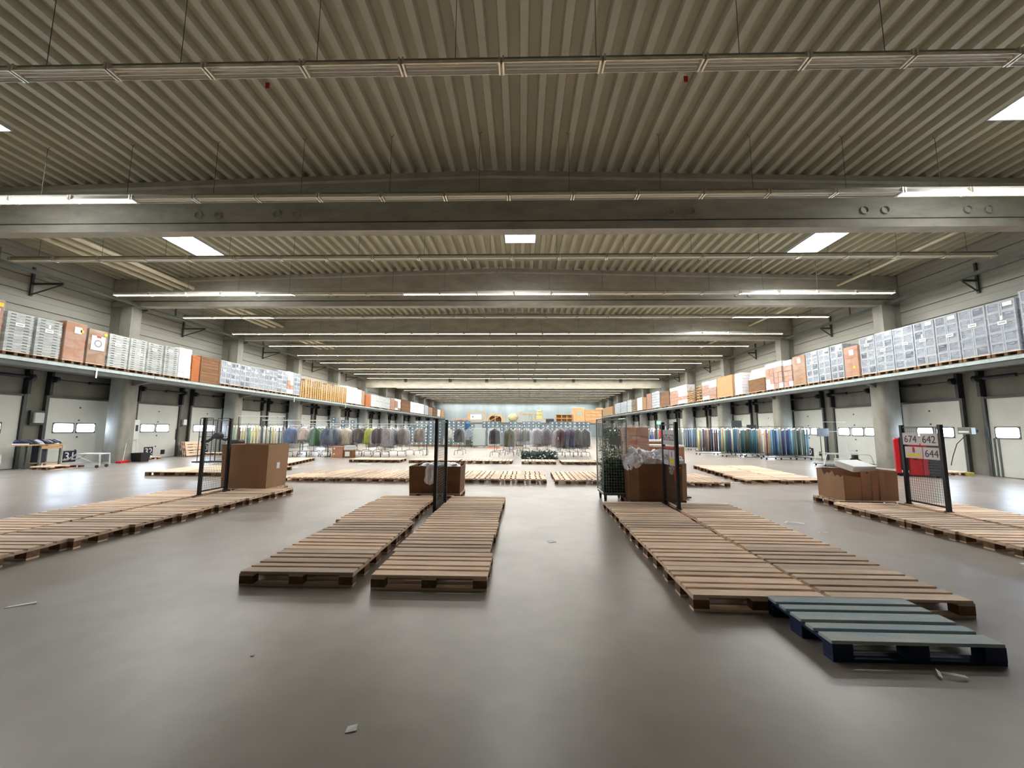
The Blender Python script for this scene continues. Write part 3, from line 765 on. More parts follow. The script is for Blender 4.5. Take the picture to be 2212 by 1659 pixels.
wire_panel('front_gate', lambda u, z: (-W_ / 2 + u, -D_ / 2, z), W_, 9, 26, .003, rc, .22, 1.86)
MB().box(-.12, .14, -D_ / 2 - .015, -D_ / 2 - .008, 1.3, 1.5).build('cage_plate', m_grey, rc)
def leaf_cloud(W, Dp, z0, z1, n, seed, s=.05):
    rr = random.Random(seed); mb = MB()
    for i in range(n):
        x, y, z = rr.uniform(-W, W), rr.uniform(-Dp, Dp), z0 + (z1 - z0) * rr.random() ** 1.5
        a, b_, L = rr.uniform(0, 6.28), rr.uniform(-1.2, 1.3), s * rr.uniform(.6, 1.6)
        d = Vector((math.cos(a) * math.cos(b_), math.sin(a) * math.cos(b_), math.sin(b_))) * L; q = d.orthogonal().normalized() * L * .28; p = Vector((x, y, z))
        mb.add([p - d, p + q + Vector((0, 0, .006)), p + d, p - q + Vector((0, 0, .006))], [(0, 1, 2, 3)])
    return mb
pl = thing('artificial_plants', 'dense artificial green plants stuffed into the roll cage', 'plants', (2.13, 9.72, .2))
MB().add(*[(lambda h: (h.v, h.f))(leaf_cloud(.2, .31, .02, .75, 3000, 1))][0]).build('dark_foliage', m_greend, pl)
leaf_cloud(.22, .33, .3, 1.5, 1100, 2, .045).build('foliage', m_green, pl)
st = MB(); rr = random.Random(4)
for i in range(60):
    x, y = rr.uniform(-.2, .2), rr.uniform(-.3, .3); st.tube([(x, y, .0), (x + rr.uniform(-.08, .08), y, .7), (x + rr.uniform(-.12, .12), y + rr.uniform(-.05, .05), rr.uniform(1.0, 1.55))], .003, 4)
o = st.build('plant_stems', m_green, pl); o['kind'] = 'stuff'
o = MB().box(-.22, .22, -.32, .32, .95, 1.6).build('film_wrap', m_filmc, pl)

# ================================================================== LITTER
def litter(label, x, y, sx, sy, rz, curl=0.):
    if curl:
        pts = [(sx * (t - .5) + .02 * math.sin(t * 9), sy * math.sin(t * 5.5), .012 + .012 * abs(math.sin(t * 7))) for t in [i / 14. for i in range(15)]]
        mb = MB(); 
        for a, b in zip(pts[:-1], pts[1:]): mb.add([(a[0], a[1] - curl, a[2]), (a[0], a[1] + curl, a[2] + .006), (b[0], b[1] + curl, b[2] + .006), (b[0], b[1] - curl, b[2])], [(0, 1, 2, 3)])
    else:
        mb = MB().add([(-sx / 2, -sy / 2, .003), (sx / 2, -sy * .4, .006), (sx * .45, sy / 2, .01), (-sx * .4, sy * .45, .004), (-sx / 2, -sy / 2, .001), (sx / 2, -sy * .4, .002), (sx * .45, sy / 2, .003), (-sx * .4, sy * .45, .001)], [(0, 1, 2, 3), (4, 7, 6, 5), (0, 4, 5, 1), (1, 5, 6, 2), (2, 6, 7, 3), (3, 7, 4, 0)])
    o = mb.build('litter_scrap', m_debris, None, (x, y, 0), rz); tag(o, label, 'litter')
litter('small white paper tag alone on the front floor', -.93, 2.39, .06, .05, .2)
litter('white paper scrap alone in the central aisle', .44, 6.17, .12, .12, .3)
litter('curled white plastic strip just before the blue pallet', 2.88, 2.98, .16, .05, .3, .012)
litter('long thin pale splinter on the floor before the edge pallet rows', -4.63, 3.83, .2, .04, .6)
litter('crumpled white plastic loop beside the pallet row with the blue pallet', 4.83, 7.5, .3, .06, 0, .02)
litter('white plastic scrap a step from the crumpled loop', 4.84, 6.81, .14, .05, .4, .015)
litter('white scrap near the pallet row before the torn bin', 6.3, 5.4, .12, .06, .1)
litter('tiny white fleck on the front floor left of the paper tag', -1.95, 3.08, .02, .02, 0)
litter('white plastic strip on the floor between the two cross rows', -7.2, 18.6, .6, .1, .3, .03)
litter('white plastic scraps before the far cross row', -.3, 18.6, .5, .08, 0, .03)
litter('white paper scrap near the slanting pallet row', -9.6, 17.0, .4, .3, .5)
litter('white plastic scrap before the island of two by six pallets', 6.7, 13.0, .3, .1, 0, .03)
litter('white plastic scrap beside the island of two by six pallets', 6.3, 14.9, .35, .12, 0, .03)

# ================================================================== MEZZANINE LOADS
def shelf_pallet(label, x, y, wy, side):
    """a light pallet mesh under a load, short side facing the hall"""
    key = 'shelfpal'
    if key not in PM:
        a = MB().box(-.6, .6, -.4, .4, .12, .145); 
        b = MB()
        for yy in (-.35, 0, .35): b.box(-.6, .6, yy - .05, yy + .05, 0, .02)
        for xx in (-.53, 0, .53):
            for yy in (-.35, 0, .35): b.box(xx - .07, xx + .07, yy - .05, yy + .05, .02, .12)
        PM[key] = (a.mesh('deck', m_wood), b.mesh('base', m_blocks))
    t = thing('pallet', label, 'pallet', (x, y, 4.09), 0, 'pallets under the loads on the mezzanines')
    t.scale = (1 if side == 'L' else .7, wy / .8, 1)
    obj('deck', PM[key][0], t); obj('base', PM[key][1], t)
    return t
CRM = {}
def crate_front(w, h, mat, nm='crate'):
    k = (round(w, 2), round(h, 2), mat.name)
    if k in CRM: return CRM[k]
    # faces -Y in local space; rim on top, two corner ribs, recessed panel with handle slot
    body = MB().box(-w / 2 + .012, w / 2 - .012, .022, .6, 0, h - .01).mesh(nm, mat)
    mb = MB(); mb.box(-w / 2 + .002, w / 2 - .002, 0, .1, h - .05, h - .006); mb.box(-w / 2 + .006, w / 2 - .006, .004, .1, .0, .035)
    for x in (-w / 2 + .006, w / 2 - .05): mb.box(x, x + .044, .002, .1, .03, h - .05)
    mb.box(-.07, .07, -.002, .03, h - .12, h - .095)
    CRM[k] = (body, mb.mesh('crate_rim', m_rim)); return CRM[k]
rl = random.Random(11)
WL, WR = 'above door 31', 'above the red machine'
cnt = {}
def load(side, kind, Y0, Y1, zt):
    s = 1 if side == 'L' else -1
    base = 4.09 + .145; Xf = (-17.58 if s == 1 else 15.78); yc = (Y0 + Y1) / 2; w = Y1 - Y0 - .04; h = zt - base
    desc = {'tray': 'stack of flat grey trays', 'crate': 'wrapped stack of grey crates', 'card': 'tall wrapped cardboard load', 'cardsign': 'cardboard load with square sheet', 'white': 'stack of white wrapped boxes', 'orange': 'orange-brown wooden crate', 'brown': 'wide brown wooden crate', 'pstack': 'tall stack of empty pallets', 'tan': 'tan plywood crate', 'dark': 'dark brown board crate', 'mixed': 'film-wrapped load of mixed boxes', 'frame': 'pile of bare wooden frames', 'pale': 'wrapped pale green-white crate load', 'rolls': 'load with leaning pale boards'}[kind]
    cnt[(side, kind)] = cnt.get((side, kind), 0) + 1; n_ = cnt[(side, kind)]
    where = 'door 31 mezzanine' if s == 1 else 'red machine mezzanine'
    lab = '%s, %s, %s from the near end' % (desc, where, ORD[n_])
    t = thing({'tray': 'tray_stack', 'crate': 'crate_stack', 'pstack': 'pallet_stack', 'orange': 'wooden_crate', 'brown': 'wooden_crate', 'tan': 'wooden_crate', 'dark': 'wooden_crate', 'frame': 'frame_pile'}.get(kind, 'wrapped_load'), lab, 'pallet load', (Xf, yc, base), H * s if s == 1 else -H, 'loads on the ' + where)
    # local frame: front faces -Y local; x spans the frontage. side L: rotate +90 -> local -Y points to +X
    t.rotation_euler = (0, 0, H if s == 1 else -H)
    if kind != 'pstack' and kind != 'orange' and kind != 'brown':
        shelf_pallet('pallet under the %s %s, %s' % (ORD[n_], desc, 'door 31 side' if s == 1 else 'machine side'), Xf - s * (.6 if s > 0 else .42), yc, min(w, Y1 - Y0 - .03), side)
    if s < 0: t.scale = (1, .7, 1)
    x0, x1 = -w / 2, w / 2
    near = Y0 < 30
    if kind == 'tray':
        n = max(3, int(h / .1)); hh = h / n
        if near:
            k = ('tray', round(w, 1))
            if k not in CRM:
                mb = MB().box(x0 + .01, x1 - .01, .01, 1.15, 0, hh - .012); mb.box(x0, x1, 0, 1.16, hh * .45, hh - .01); CRM[k] = mb.mesh('tray', m_tray)
                sl = MB()
                for u in (-.22, .22):
                    for q in (-.05, .0, .05): sl.box(u * w / .8 + q - .018, u * w / .8 + q + .018, -.003, .012, hh * .2, hh * .42)
                CRM['slot', k] = sl.mesh('grip_slot', m_slot)
            for i in range(n):
                o = obj('tray', CRM[k], t, (0, 0, i * hh)); obj('grip_slot', CRM['slot', k], o)
        else: MB().box(x0, x1, 0, 1.16, 0, h).build('tray_block', m_tray, t)
    elif kind == 'crate':
        cw = w / 2; n = max(2, int(round(h / .34))); hh = h / n
        if Y0 < 33:
            for i in range(n):
                for j in (0, 1):
                    mt = m_cratec if rl.random() < .2 else m_crateb
                    cf = crate_front(round(cw, 2), round(hh, 2), mt); oc = obj('crate', cf[0], t, (x0 + cw * (j + .5), 0, i * hh)); obj('crate_rim', cf[1], oc)
            MB().box(x0 + .01, x1 - .01, .62, 1.16, 0, h - .02).build('rear_crates', m_crate, t)
        else:
            mb = MB()
            for i in range(n):
                for j in (0, 1): mb.box(x0 + cw * j + .01, x0 + cw * (j + 1) - .01, 0, 1.16, i * hh, (i + 1) * hh - .03)
            mb.build('crates', m_crate, t)
    elif kind in ('card', 'cardsign'):
        MB().bbox(x0, x1, 0, 1.15, 0, h, .015).build('carton', m_cardr if n_ % 2 else m_card, t)
        sm = MB(); sm.box(x0 + .005, x1 - .005, -.002, .002, h * .31, h * .31 + .008); sm.box(-.01, 0, -.002, .002, 0, h * .62); sm.box(x0 + .005, x1 - .005, -.002, .002, h * .62, h * .62 + .008); sm.build('carton_seam', m_cardd, t)
    elif kind == 'white':
        n = max(3, int(h / .22)); mb = MB()
        for i in range(n):
            for j in (0, 1): mb.box(x0 + w / 2 * j + .01 + rl.uniform(-.01, .01), x0 + w / 2 * (j + 1) - .01, rl.uniform(0, .03), 1.1, i * h / n, (i + 1) * h / n - .012)
        mb.build('box_stack', m_filmw, t)
    elif kind == 'orange': t.location.z = 4.09; MB().bbox(x0, x1, 0, 1.1, 0, h + .14, .02).build('crate_shell', m_orange, t)
    elif kind in ('brown', 'dark', 'tan'):
        mt = {'brown': m_woodd, 'dark': m_dkgrey, 'tan': m_ply}[kind]
        if kind == 'brown': t.location.z = 4.09; h += .14
        MB().box(x0 + .01, x1 - .01, .02, 1.1, 0, h).build('crate_core', mt, t)
        mb = MB(); n = max(4, int(h / .16))
        for i in range(n): mb.box(x0, x1, 0, .03, i * h / n + .008, (i + 1) * h / n - .008)
        mb.build('side_boards', {'brown': m_woodd, 'dark': m_woodd, 'tan': m_ply}[kind], t)
        mb = MB()
        for x in (x0, x1 - .09): mb.box(x, x + .09, -.02, .0, 0, h)
        mb.build('corner_batten', mt if kind != 'dark' else m_cardd, t)
    elif kind == 'pstack':
        t.location.z = 4.09; n = int((h + .14) / .144); mb = MB()
        nw = max(1, int(round(w / .85))); ww = w / nw
        MBp = MB(); 
        for q in range(nw):
            c = x0 + ww * (q + .5); hw = ww * .47
            for i in range(n if nw == 1 else int(n * rl.uniform(.82, 1))):
                z = i * .144
                MBp.box(c - hw, c + hw, 0, 1.15, z + .115, z + .138)
                for u in (-hw, -.06, hw - .12): MBp.box(c + u, c + u + .12, 0, .14, z, z + .115)
                MBp.box(c - hw, c + hw, .5, .64, z, z + .115)
        MBp.build('stacked_pallets', m_pine, t)
        o = MB().box(x0 - .01, x1 + .01, -.01, 1.17, h * .55, h + .12).build('film_cover', m_filmc, t)
    elif kind == 'mixed':
        n = max(2, int(h / .3)); mbc, mbw = MB(), MB()
        for i in range(n):
            for j in range(2):
                (mbw if rl.random() < .45 or i > n * .6 else mbc).box(x0 + w / 2 * j + .01, x0 + w / 2 * (j + 1) - .012, rl.uniform(0, .05), 1.1, i * h / n, (i + 1) * h / n - .015)
        if mbc.v: mbc.build('carton_layer', m_cardr, t)
        if mbw.v: mbw.build('white_box_layer', m_filmw, t)
    elif kind == 'frame':
        mb = MB(); n = 6
        for i in range(n):
            z = i * h / n; a = rl.uniform(-.1, .1)
            mb.tube([(x0 + .05, .05 + a * .1, z + .05), (x1 - .05, .05, z + .08 + a)], .035, 4); mb.tube([(x0 + .1, .3, z), (x0 + .12, .3, z + h / n)], .04, 4); mb.tube([(x1 - .1, .2, z), (x1 - .12, .2, z + h / n)], .04, 4)
            mb.tube([(x0 + .05, .05, z + .1), (x0 + .1, 1.0, z + .1)], .035, 4); mb.tube([(x1 - .05, .05, z + .1), (x1 - .1, 1.0, z + .1)], .035, 4)
        mb.build('timber_frame', m_pine, t)
    elif kind == 'pale':
        MB().box(x0, x1, 0, 1.1, 0, h * .93).build('crate_block', m_whitep, t)
        mb = MB(); n = max(2, int(w / .45)); 
        for i in range(n + 1): mb.box(x0 + w * i / n - .02, x0 + w * i / n + .02, -.01, .0, 0, h * .93)
        mb.box(x0, x1, -.01, 0, h * .45, h * .49); mb.build('corner_lines', m_grey, t)
    elif kind == 'rolls':
        MB().box(x0, x1, .1, 1.1, 0, h * .55).build('lower_boxes', m_woodd, t)
        mb = MB().add([(x0, .2, h * .55), (x1, .2, h * .55), (x1, .5, h), (x0, .5, h), (x0, .26, h * .55), (x1, .26, h * .55), (x1, .56, h), (x0, .56, h)], [(0, 1, 2, 3), (7, 6, 5, 4), (3, 2, 6, 7), (0, 4, 5, 1), (1, 5, 6, 2), (0, 3, 7, 4)])
        mb.build('leaning_board', M('pale_yellow_board_%d' % n_, (232, 226, 178), None, rough=.7), t)
    # wrap and labels
    if kind in ('tray', 'crate', 'card', 'cardsign', 'mixed', 'white') and kind != 'white':
        o = MB().box(x0 - .012, x1 + .012, -.016, 1.17, .01, h + .004).build('stretch_film', m_film if kind in ('crate', 'mixed') else m_filmc, t)
    if kind == 'pale': MB().box(x0 - .012, x1 + .012, -.02, 1.12, .01, h + .0).build('stretch_film', m_film, t)
    if kind in ('tray', 'crate') and near:
        u = rl.uniform(-.12, .12); v = h * rl.uniform(.5, .85)
        MB().box(u - .13, u + .13, -.022, -.018, v - .06, v + .06).build('load_label', m_white, t)
        MB().box(u - .09, u + .09, -.0235, -.0225, v - .012, v + .012).build('label_print', m_inkg, t)
        if rl.random() < .6: MB().box(u - .04, u + .03, -.022, -.018, v + .1, v + .24).build('load_label', m_white, t)
        if kind == 'crate' and rl.random() < .7: MB().box(x1 - .32, x1 - .06, -.022, -.018, h - .2, h - .06).build('load_label', m_white, t)
    if kind == 'card' and near:
        MB().box(-.08, .18, -.022, -.018, h - .42, h - .16).build('load_label', m_white, t)
        if n_ != 2: MB().box(x0 + .5, x0 + .62, -.022, -.018, .35 if s < 0 else h - .35, .47 if s < 0 else h - .25).build('yellow_dot', m_yellow, t)
    if kind == 'cardsign':
        MB().box(-.27, .27, -.022, -.018, h * .4, h * .82).build('square_sheet', m_white, t)
        rg = MB(); n = 20
        rg.loft([[(r * math.cos(6.2832 * i / n), -.0235, h * .6 + r * math.sin(6.2832 * i / n)) for i in range(n)] for r in (.11, .15)], False); rg.build('printed_ring', m_inkg, t)
        MB().box(-.08, .1, -.0235, -.0225, h * .77, h * .82).build('red_sticker', m_red, t); MB().box(.22, .34, -.022, -.018, h * .86, h * .94).build('yellow_dot', m_yellow, t)
    return t
LK = ['cardsign', 'tray', 'tray', 'card', 'cardsign', 'tray', 'tray', 'tray', 'tray', 'white', 'orange', 'brown', 'crate', 'crate', 'crate', 'crate', 'crate', 'crate', 'crate', 'mixed', 'crate', 'pstack', 'pstack', 'white', 'white', 'card', 'orange', 'pale', 'card', 'mixed', 'brown', 'white', 'white', 'crate', 'card', 'brown', 'white', 'tan']
LV = [(12.13, 12.93, 5.9), (13.0, 13.79, 5.6), (13.86, 14.69, 5.61), (14.78, 15.56, 5.73), (15.61, 16.4, 5.64), (16.44, 17.35, 5.63), (17.35, 18.23, 5.64), (18.23, 19.09, 5.63), (19.14, 19.98, 5.66), (19.98, 20.8, 5.76), (20.83, 21.39, 5.49), (21.39, 22.86, 5.57), (22.89, 23.73, 5.59), (23.73, 24.54, 5.58), (24.54, 25.49, 5.58), (25.49, 26.33, 5.63), (26.33, 27.43, 5.65), (27.43, 28.34, 5.67), (28.34, 29.61, 5.83), (29.67, 30.48, 5.91), (30.48, 31.4, 5.89), (31.47, 33.95, 5.87), (34.11, 39.97, 5.9), (39.97, 42.63, 5.91), (42.63, 43.77, 5.81), (43.77, 44.56, 5.75), (44.97, 46.38, 5.46), (46.53, 53.41, 5.71), (53.6, 55.4, 5.64), (55.61, 58.22, 5.82), (58.45, 63.16, 5.97), (63.43, 67.45, 5.92), (67.45, 72.35, 5.97), (72.7, 75.64, 5.9), (76.03, 79.25, 5.74), (79.67, 83.68, 5.96), (84.15, 87.08, 5.68), (87.59, 91.88, 5.77)]
for kd, (a, b, z) in zip(LK, LV): load('L', kd, a, b, z)
RK = ['crate', 'crate', 'crate', 'crate', 'crate', 'crate', 'crate', 'crate', 'card', 'crate', 'crate', 'crate', 'card', 'mixed', 'mixed', 'mixed', 'rolls', 'white', 'tan', 'mixed', 'frame', 'frame', 'mixed', 'dark', 'crate', 'card', 'tan', 'white', 'frame', 'pale', 'crate', 'crate', 'tan']
RV = [(12.1, 12.8, 6.07), (12.89, 13.73, 5.92), (13.73, 14.61, 5.93), (14.61, 15.45, 5.93), (15.45, 16.29, 5.93), (16.29, 17.2, 5.93), (17.2, 18.07, 5.95), (18.07, 18.9, 5.94), (19.0, 19.84, 5.66), (19.87, 20.7, 5.93), (20.73, 21.53, 5.91), (21.57, 22.47, 5.91), (22.54, 23.58, 5.87), (23.66, 24.45, 5.8), (24.58, 25.38, 5.88), (25.43, 26.25, 5.87), (26.45, 28.39, 5.81), (29.05, 30.05, 5.79), (30.32, 32.75, 5.81), (32.9, 35.42, 5.76), (35.52, 36.64, 5.66), (37.33, 38.69, 5.48), (38.69, 43.14, 6.0), (43.28, 46.16, 5.84), (46.31, 49.11, 6.12), (49.28, 51.1, 6.1), (51.29, 52.85, 5.69), (53.06, 55.39, 5.91), (55.61, 57.94, 5.92), (58.19, 60.47, 6.04), (60.74, 64.41, 5.92), (64.71, 68.56, 5.96), (70.3, 78.7, 5.7)]
for kd, (a, b, z) in zip(RK, RV): load('R', kd, a, b, z)

# ================================================================== GARMENT RACKS
def rack_mesh():
    L = 1.5; Hh = 1.78
    up = MB(); up.tube([(0, 0, .3), (0, 0, Hh)], .014, 8); up.tube([(0, L, .3), (0, L, Hh)], .014, 8)
    top = MB().tube([(0, -.05, Hh), (0, L + .05, Hh)], .014, 8)
    foot = MB(); pts = [(-.27, 0, .07), (-.27, 0, .2), (-.25, 0, .26), (-.2, 0, .29), (.2, 0, .29), (.25, 0, .26), (.27, 0, .2), (.27, 0, .07)]
    foot.tube(pts, .013, 7)
    br = MB().tube([(0, 0, .29), (0, L, .29)], .013, 7)
    cs = MB().cyl((-.012, 0, .035), (.012, 0, .035), .035, n=10)
    pm = lambda mb, nm, mt: mb.mesh(nm, mt)
    p1 = MB().tube([(0, 0, .29), (0, 0, Hh)], .014, 8).mesh('upright', m_dkgrey)
    return p1, top.mesh('hanging_bar', m_whitep), foot.mesh('foot', m_dkgrey), br.mesh('base_bar', m_dkgrey), cs.mesh('caster', m_rubber)
RKM = rack_mesh()
def rack(label, x, y, rz=0., grp='garment racks'):
    t = thing('garment_rack', label, 'garment rack', (x, y, 0), rz, grp)
    for yy in (0, 1.5):
        obj('upright', RKM[0], t, (0, yy, 0)); f = obj('foot', RKM[2], t, (0, yy, 0))
        for xx in (-.27, .27): obj('caster', RKM[4], f, (xx, 0, 0))
    obj('hanging_bar', RKM[1], t); obj('base_bar', RKM[3], t)
    return t
GM = {}
def garment_mat(col):
    k = tuple(col)
    if k not in GM: GM[k] = M('garment_cloth_%d' % len(GM), col, tuple(max(0, int(c * .72)) for c in col), rough=.85, scale=9, stretch=(2, 1, .6), bump=.4)
    return GM[k]
GS = {}
def garment_shape(W, L, seed, nm, mat, puff=1., open_b=False):
    """hanging jacket: neck, sloping shoulders, sleeves merged to the sides, hem with folds"""
    mb = MB(); n = 22; rings = []
    prof = [(0, .06, .05), (.04, .1, .07), (.09, .24, .1), (.15, .40, .12), (.22, .47, .14), (.4, .5, .16), (.65, .53, .16), (.9, .52, .15), (1, .5, .15)]
    for t, w, d in prof:
        ring = []
        for i in range(n):
            a = 2 * math.pi * i / n; wob = 1 + .09 * mnoise.noise(Vector((math.cos(a) * 2 + seed * 3, math.sin(a) * 2, t * 3)))
            fold = 1 + .12 * math.sin(a * 5 + seed) * t
            ring.append((w * W / 1.05 * math.cos(a) * wob * puff, d * math.sin(a) * fold * puff * (1.1 if puff > 1 else 1), -L * t + .03 * math.sin(a * 3 + seed) * t))
        rings.append(ring)
    return mb.loft(rings).mesh(nm, mat)
gn = [0]
def garment(label, x, y, col, L=.85, W=.62, rz=0., bag=True, zt=1.74, longbag=None, hi=False):
    gn[0] += 1; sd = gn[0] * 1.7
    t = thing('hanging_garment', label, 'garment', (x, y, zt), rz, 'garments hanging on the racks')
    me = garment_shape(W, L, sd, 'cloth', garment_mat(col))
    o = obj('cloth', me, t, (0, 0, -.06))
    for p in me.polygons: p.use_smooth = True
    hk = MB().tube([(0, 0, -.07), (0, 0, -.01), (.015, 0, .02), (.03, 0, .035), (.015, 0, .055), (-.01, 0, .045)], .004, 5); hk.build('hanger_hook', m_galv, t)
    if bag:
        fb = garment_shape(W * 1.16, (longbag or L + .22), sd + .5, 'garment_bag', m_filmg, 1.12); o = obj('garment_bag', fb, t, (0, 0, -.02))
        for p in fb.polygons: p.use_smooth = True
    return t
rg_ = random.Random(21)
# (px-derived X, Y, colour, length, label colour word)
G = [(-13.5, 23.3, (70, 104, 150), .9, 'blue denim'), (-12.75, 23.4, (212, 196, 184), .72, 'pale beige'), (-12.05, 23.4, (44, 110, 58), 1.05, 'green'), (-11.3, 23.25, (64, 84, 110), .95, 'patterned navy'),
     (-10.6, 24.2, (222, 214, 190), 1.0, 'pale cream'), (-9.85, 24.2, (86, 66, 62), .85, 'dark brown patterned'), (-9.15, 24.2, (190, 204, 60), .95, 'lime yellow'), (-8.45, 23.55, (58, 24, 34), .9, 'maroon and black'),
     (-7.95, 23.6, (158, 154, 156), 1.1, 'long grey'), (-7.2, 24.4, (132, 122, 114), .95, 'grey-brown'), (-6.4, 25.3, (150, 138, 126), .85, 'taupe'),
     (-3.95, 25.6, (40, 42, 42), .85, 'black'), (-1.6, 24.2, (12, 12, 16), .9, 'jet black'), (-.75, 24.9, (92, 96, 62), 1.1, 'long olive'),
     (-.35, 28.4, (140, 132, 134), .85, 'mid grey'), (.3, 28.4, (116, 118, 112), .85, 'grey-green'), (1.05, 26.6, (150, 148, 154), 1.0, 'pale grey film-covered'), (1.7, 26.6, (110, 108, 114), 1.0, 'dark grey film-covered'),
     (2.35, 24.6, (84, 50, 58), 1.1, 'dark maroon'), (2.88, 24.6, (60, 66, 92), 1.05, 'navy with a red yoke'), (3.38, 24.7, (34, 34, 40), 1.05, 'charcoal'), (3.85, 24.7, (70, 70, 66), 1.05, 'dark olive grey')]
for i, (x, y, c, L, nm) in enumerate(G):
    solo = i in (10, 11, 12, 13)
    rack('garment rack end carrying the %s garment in front' % nm, x, y, rg_.uniform(-.03, .03) + (.0 if x < 0 else 0.))
    g = garment('%s garment in a clear bag at the front of its rack' % nm, x, y - .02, c, L, .66 if solo else .62, bag=True)
    if i == 19: MB().box(-.13, .16, -.135, -.12, -.42, -.3).build('red_yoke', m_red, g)
    if i == 18: MB().box(-.16, 0, -.15, -.14, -.72, -.56).build('paper_tag', m_white, g)
    if i == 11 : continue
    if i in (10, 13): continue
    nn = 5 if i < 10 or i > 15 else (1 if i == 12 else 2)
    for j in range(nn):
        cc = rg_.choice([(120, 124, 134), (200, 196, 196), (90, 100, 120), (60, 60, 70), (176, 168, 160), (150, 154, 160), c])
        if j == 0 and i not in (9, 12): cc = c if i != 8 else (150, 150, 152)
        garment('garment %s behind the %s one on the same rack' % (['right', 'second', 'third', 'fourth', 'fifth'][j], nm), x + rg_.uniform(-.2, .2), y + .28 + .25 * j, cc, L * rg_.uniform(.85, 1.05), .62)
# distant single garments before the crate wall
for x, y, c, nm in ((-6.4, 35.5, (180, 180, 170), 'small pale grey-green'), (-4.6, 35.5, (110, 124, 138), 'small blue-grey')):
    rack('far rack holding the %s garment before the slate crates' % nm, x, y); garment('%s garment bagged on a far rack before the crates' % nm, x, y - .02, c, .8, .6)
# empty racks in the cluster beside the jet black garment
for i, (x, y) in enumerate(((-1.15, 26.3), (-.55, 27.0), (.1, 25.0))):
    rack('empty dark rack in the tangle beside the jet black garment, %s from it' % ORD[i + 1], x, y, .1 * (i - 1))
# cartons at the foot of the racks
for i, (x, y, w_, h_, z, mt, lab) in enumerate(((-10.35, 22.9, .62, .62, 0, m_cardr, 'reddish carton on the floor at the racks with two white dots'), (-9.75, 22.9, .5, .42, 0, m_cardd, 'brown carton with a white sheet beside the reddish carton'), (-9.75, 22.9, .48, .13, .42, m_whitep, 'lower flat white box on the brown carton'), (-9.73, 22.9, .46, .12, .55, m_whitep, 'upper flat white box on the brown carton'))):
    t = thing('carton' if i < 2 else 'white_box', lab, 'box', (x, y, z)); MB().bbox(-w_ / 2, w_ / 2, -.2, .25, 0, h_, .008).build('box_body', mt, t)
    if i == 0:
        for zz in (.17, .47): MB().box(-.22, -.14, -.206, -.2, zz, zz + .08).build('white_dot', m_white, t)
    if i == 1: MB().box(-.16, .1, -.206, -.2, .08, .34).build('white_sheet', m_white, t)
    if i > 1: MB().box(-w_ / 2 - .005, w_ / 2 + .005, -.205, .255, h_ - .04, h_ - .002).build('box_lid', m_white, t)
# heap of greenery by the racks
t = thing('artificial_wreath_heap', 'flat heap of green artificial wreaths with white flowers by the racks', 'plants', (1.0, 22.9, 0)); 
leaf_cloud(1.0, .5, .02, .4, 1500, 6, .08).build('foliage', m_greend, t)
mb = MB(); rr = random.Random(9)
for i in range(26): mb.sphere((rr.uniform(-1.0, 1.1), rr.uniform(-.55, .0), rr.uniform(.05, .35)), .045, 6, 4)
o = mb.build('white_flowers', m_white, t); o['kind'] = 'stuff'

# ================================================================== SLATE CRATE WALL
def slate_mesh():
    mb = MB().box(-.195, .195, 0, .58, 0, .27); mb.box(-.2, .2, -.008, .59, .235, .272); mb.box(-.2, -.165, -.006, .02, 0, .24); mb.box(.165, .2, -.006, .02, 0, .24); mb.box(-.05, .05, -.004, .0, .2, .225)
    lbm = MB().add([(.06 * math.cos(6.283 * i / 12), -.012, .12 + .05 * math.sin(6.283 * i / 12)) for i in range(12)] + [(.06 * math.cos(6.283 * i / 12), -.004, .12 + .05 * math.sin(6.283 * i / 12)) for i in range(12)], [tuple(range(12))[::1]] + [(i, 12 + i, 12 + (i + 1) % 12, (i + 1) % 12) for i in range(12)])
    return mb.mesh('crate_body', m_crated), lbm.mesh('crate_label', m_white)
SM = slate_mesh(); rc_ = random.Random(17)
def slate(x, y, rows, wall, col, r0=0):
    for r in range(rows):
        t = thing('slate_crate', 'slate crate, %s stack of the %s, %s from the floor' % (ORD[col], wall, ORD[r + 1 + r0]), 'crate', (x + rc_.uniform(-.01, .01), y, .15 + .28 * (r + r0)), 0, 'slate crates in the wall behind the racks')
        obj('crate_body', SM[0], t); obj('crate_label', SM[1], t, (rc_.uniform(-.02, .02), 0, 0))
for c in range(15):
    if c in (8,): continue
    slate(-10.6 + .43 * c, 37.6, [7, 7, 8, 8, 8, 8, 8, 8, 8, 8, 8, 8, 8, 8, 7][c] - (1 if c < 2 else 0), 'wall behind the taupe garment', c + 1)
for c in range(24):
    slate(-3.6 + .43 * c + (0 if c < 12 else .1), 39.0, rc_.choice([4, 4, 3, 4]), 'wall above the dark garments', c + 1, 4)
lowb = MB()
for c in range(24): lowb.box(-3.8 + .43 * c, -3.39 + .43 * c, 39.0, 39.58, .15, .15 + .28 * 4 - .008)
o = lowb.build('slate_crates_lower', m_crated); o['kind'] = 'stuff'; tag(o, 'lower slate crates of the wall, mostly hidden behind the dark garments', 'crates')
pb = MB(); 
for c in range(13): pb.box(-10.8 + .85 * c, -10.0 + .85 * c, 37.58 if c < 8 else 38.98, 38.2 if c < 8 else 39.6, 0, .145)
o = pb.build('crate_pallets', m_woodd); o['kind'] = 'stuff'; tag(o, 'dark pallets under the slate crate walls', 'pallets')
for c in range(3): slate(-16.9 + .43 * c * 2, 36.0, 4 if c else 5, 'small group behind the green garment', c + 1, 4)
o = MB().box(-17.15, -14.9, 36.0, 36.6, 0, .15 + 1.12).build('stack_table', m_dkgrey); tag(o, 'dark closed bench under the small slate crate stack', 'bench')
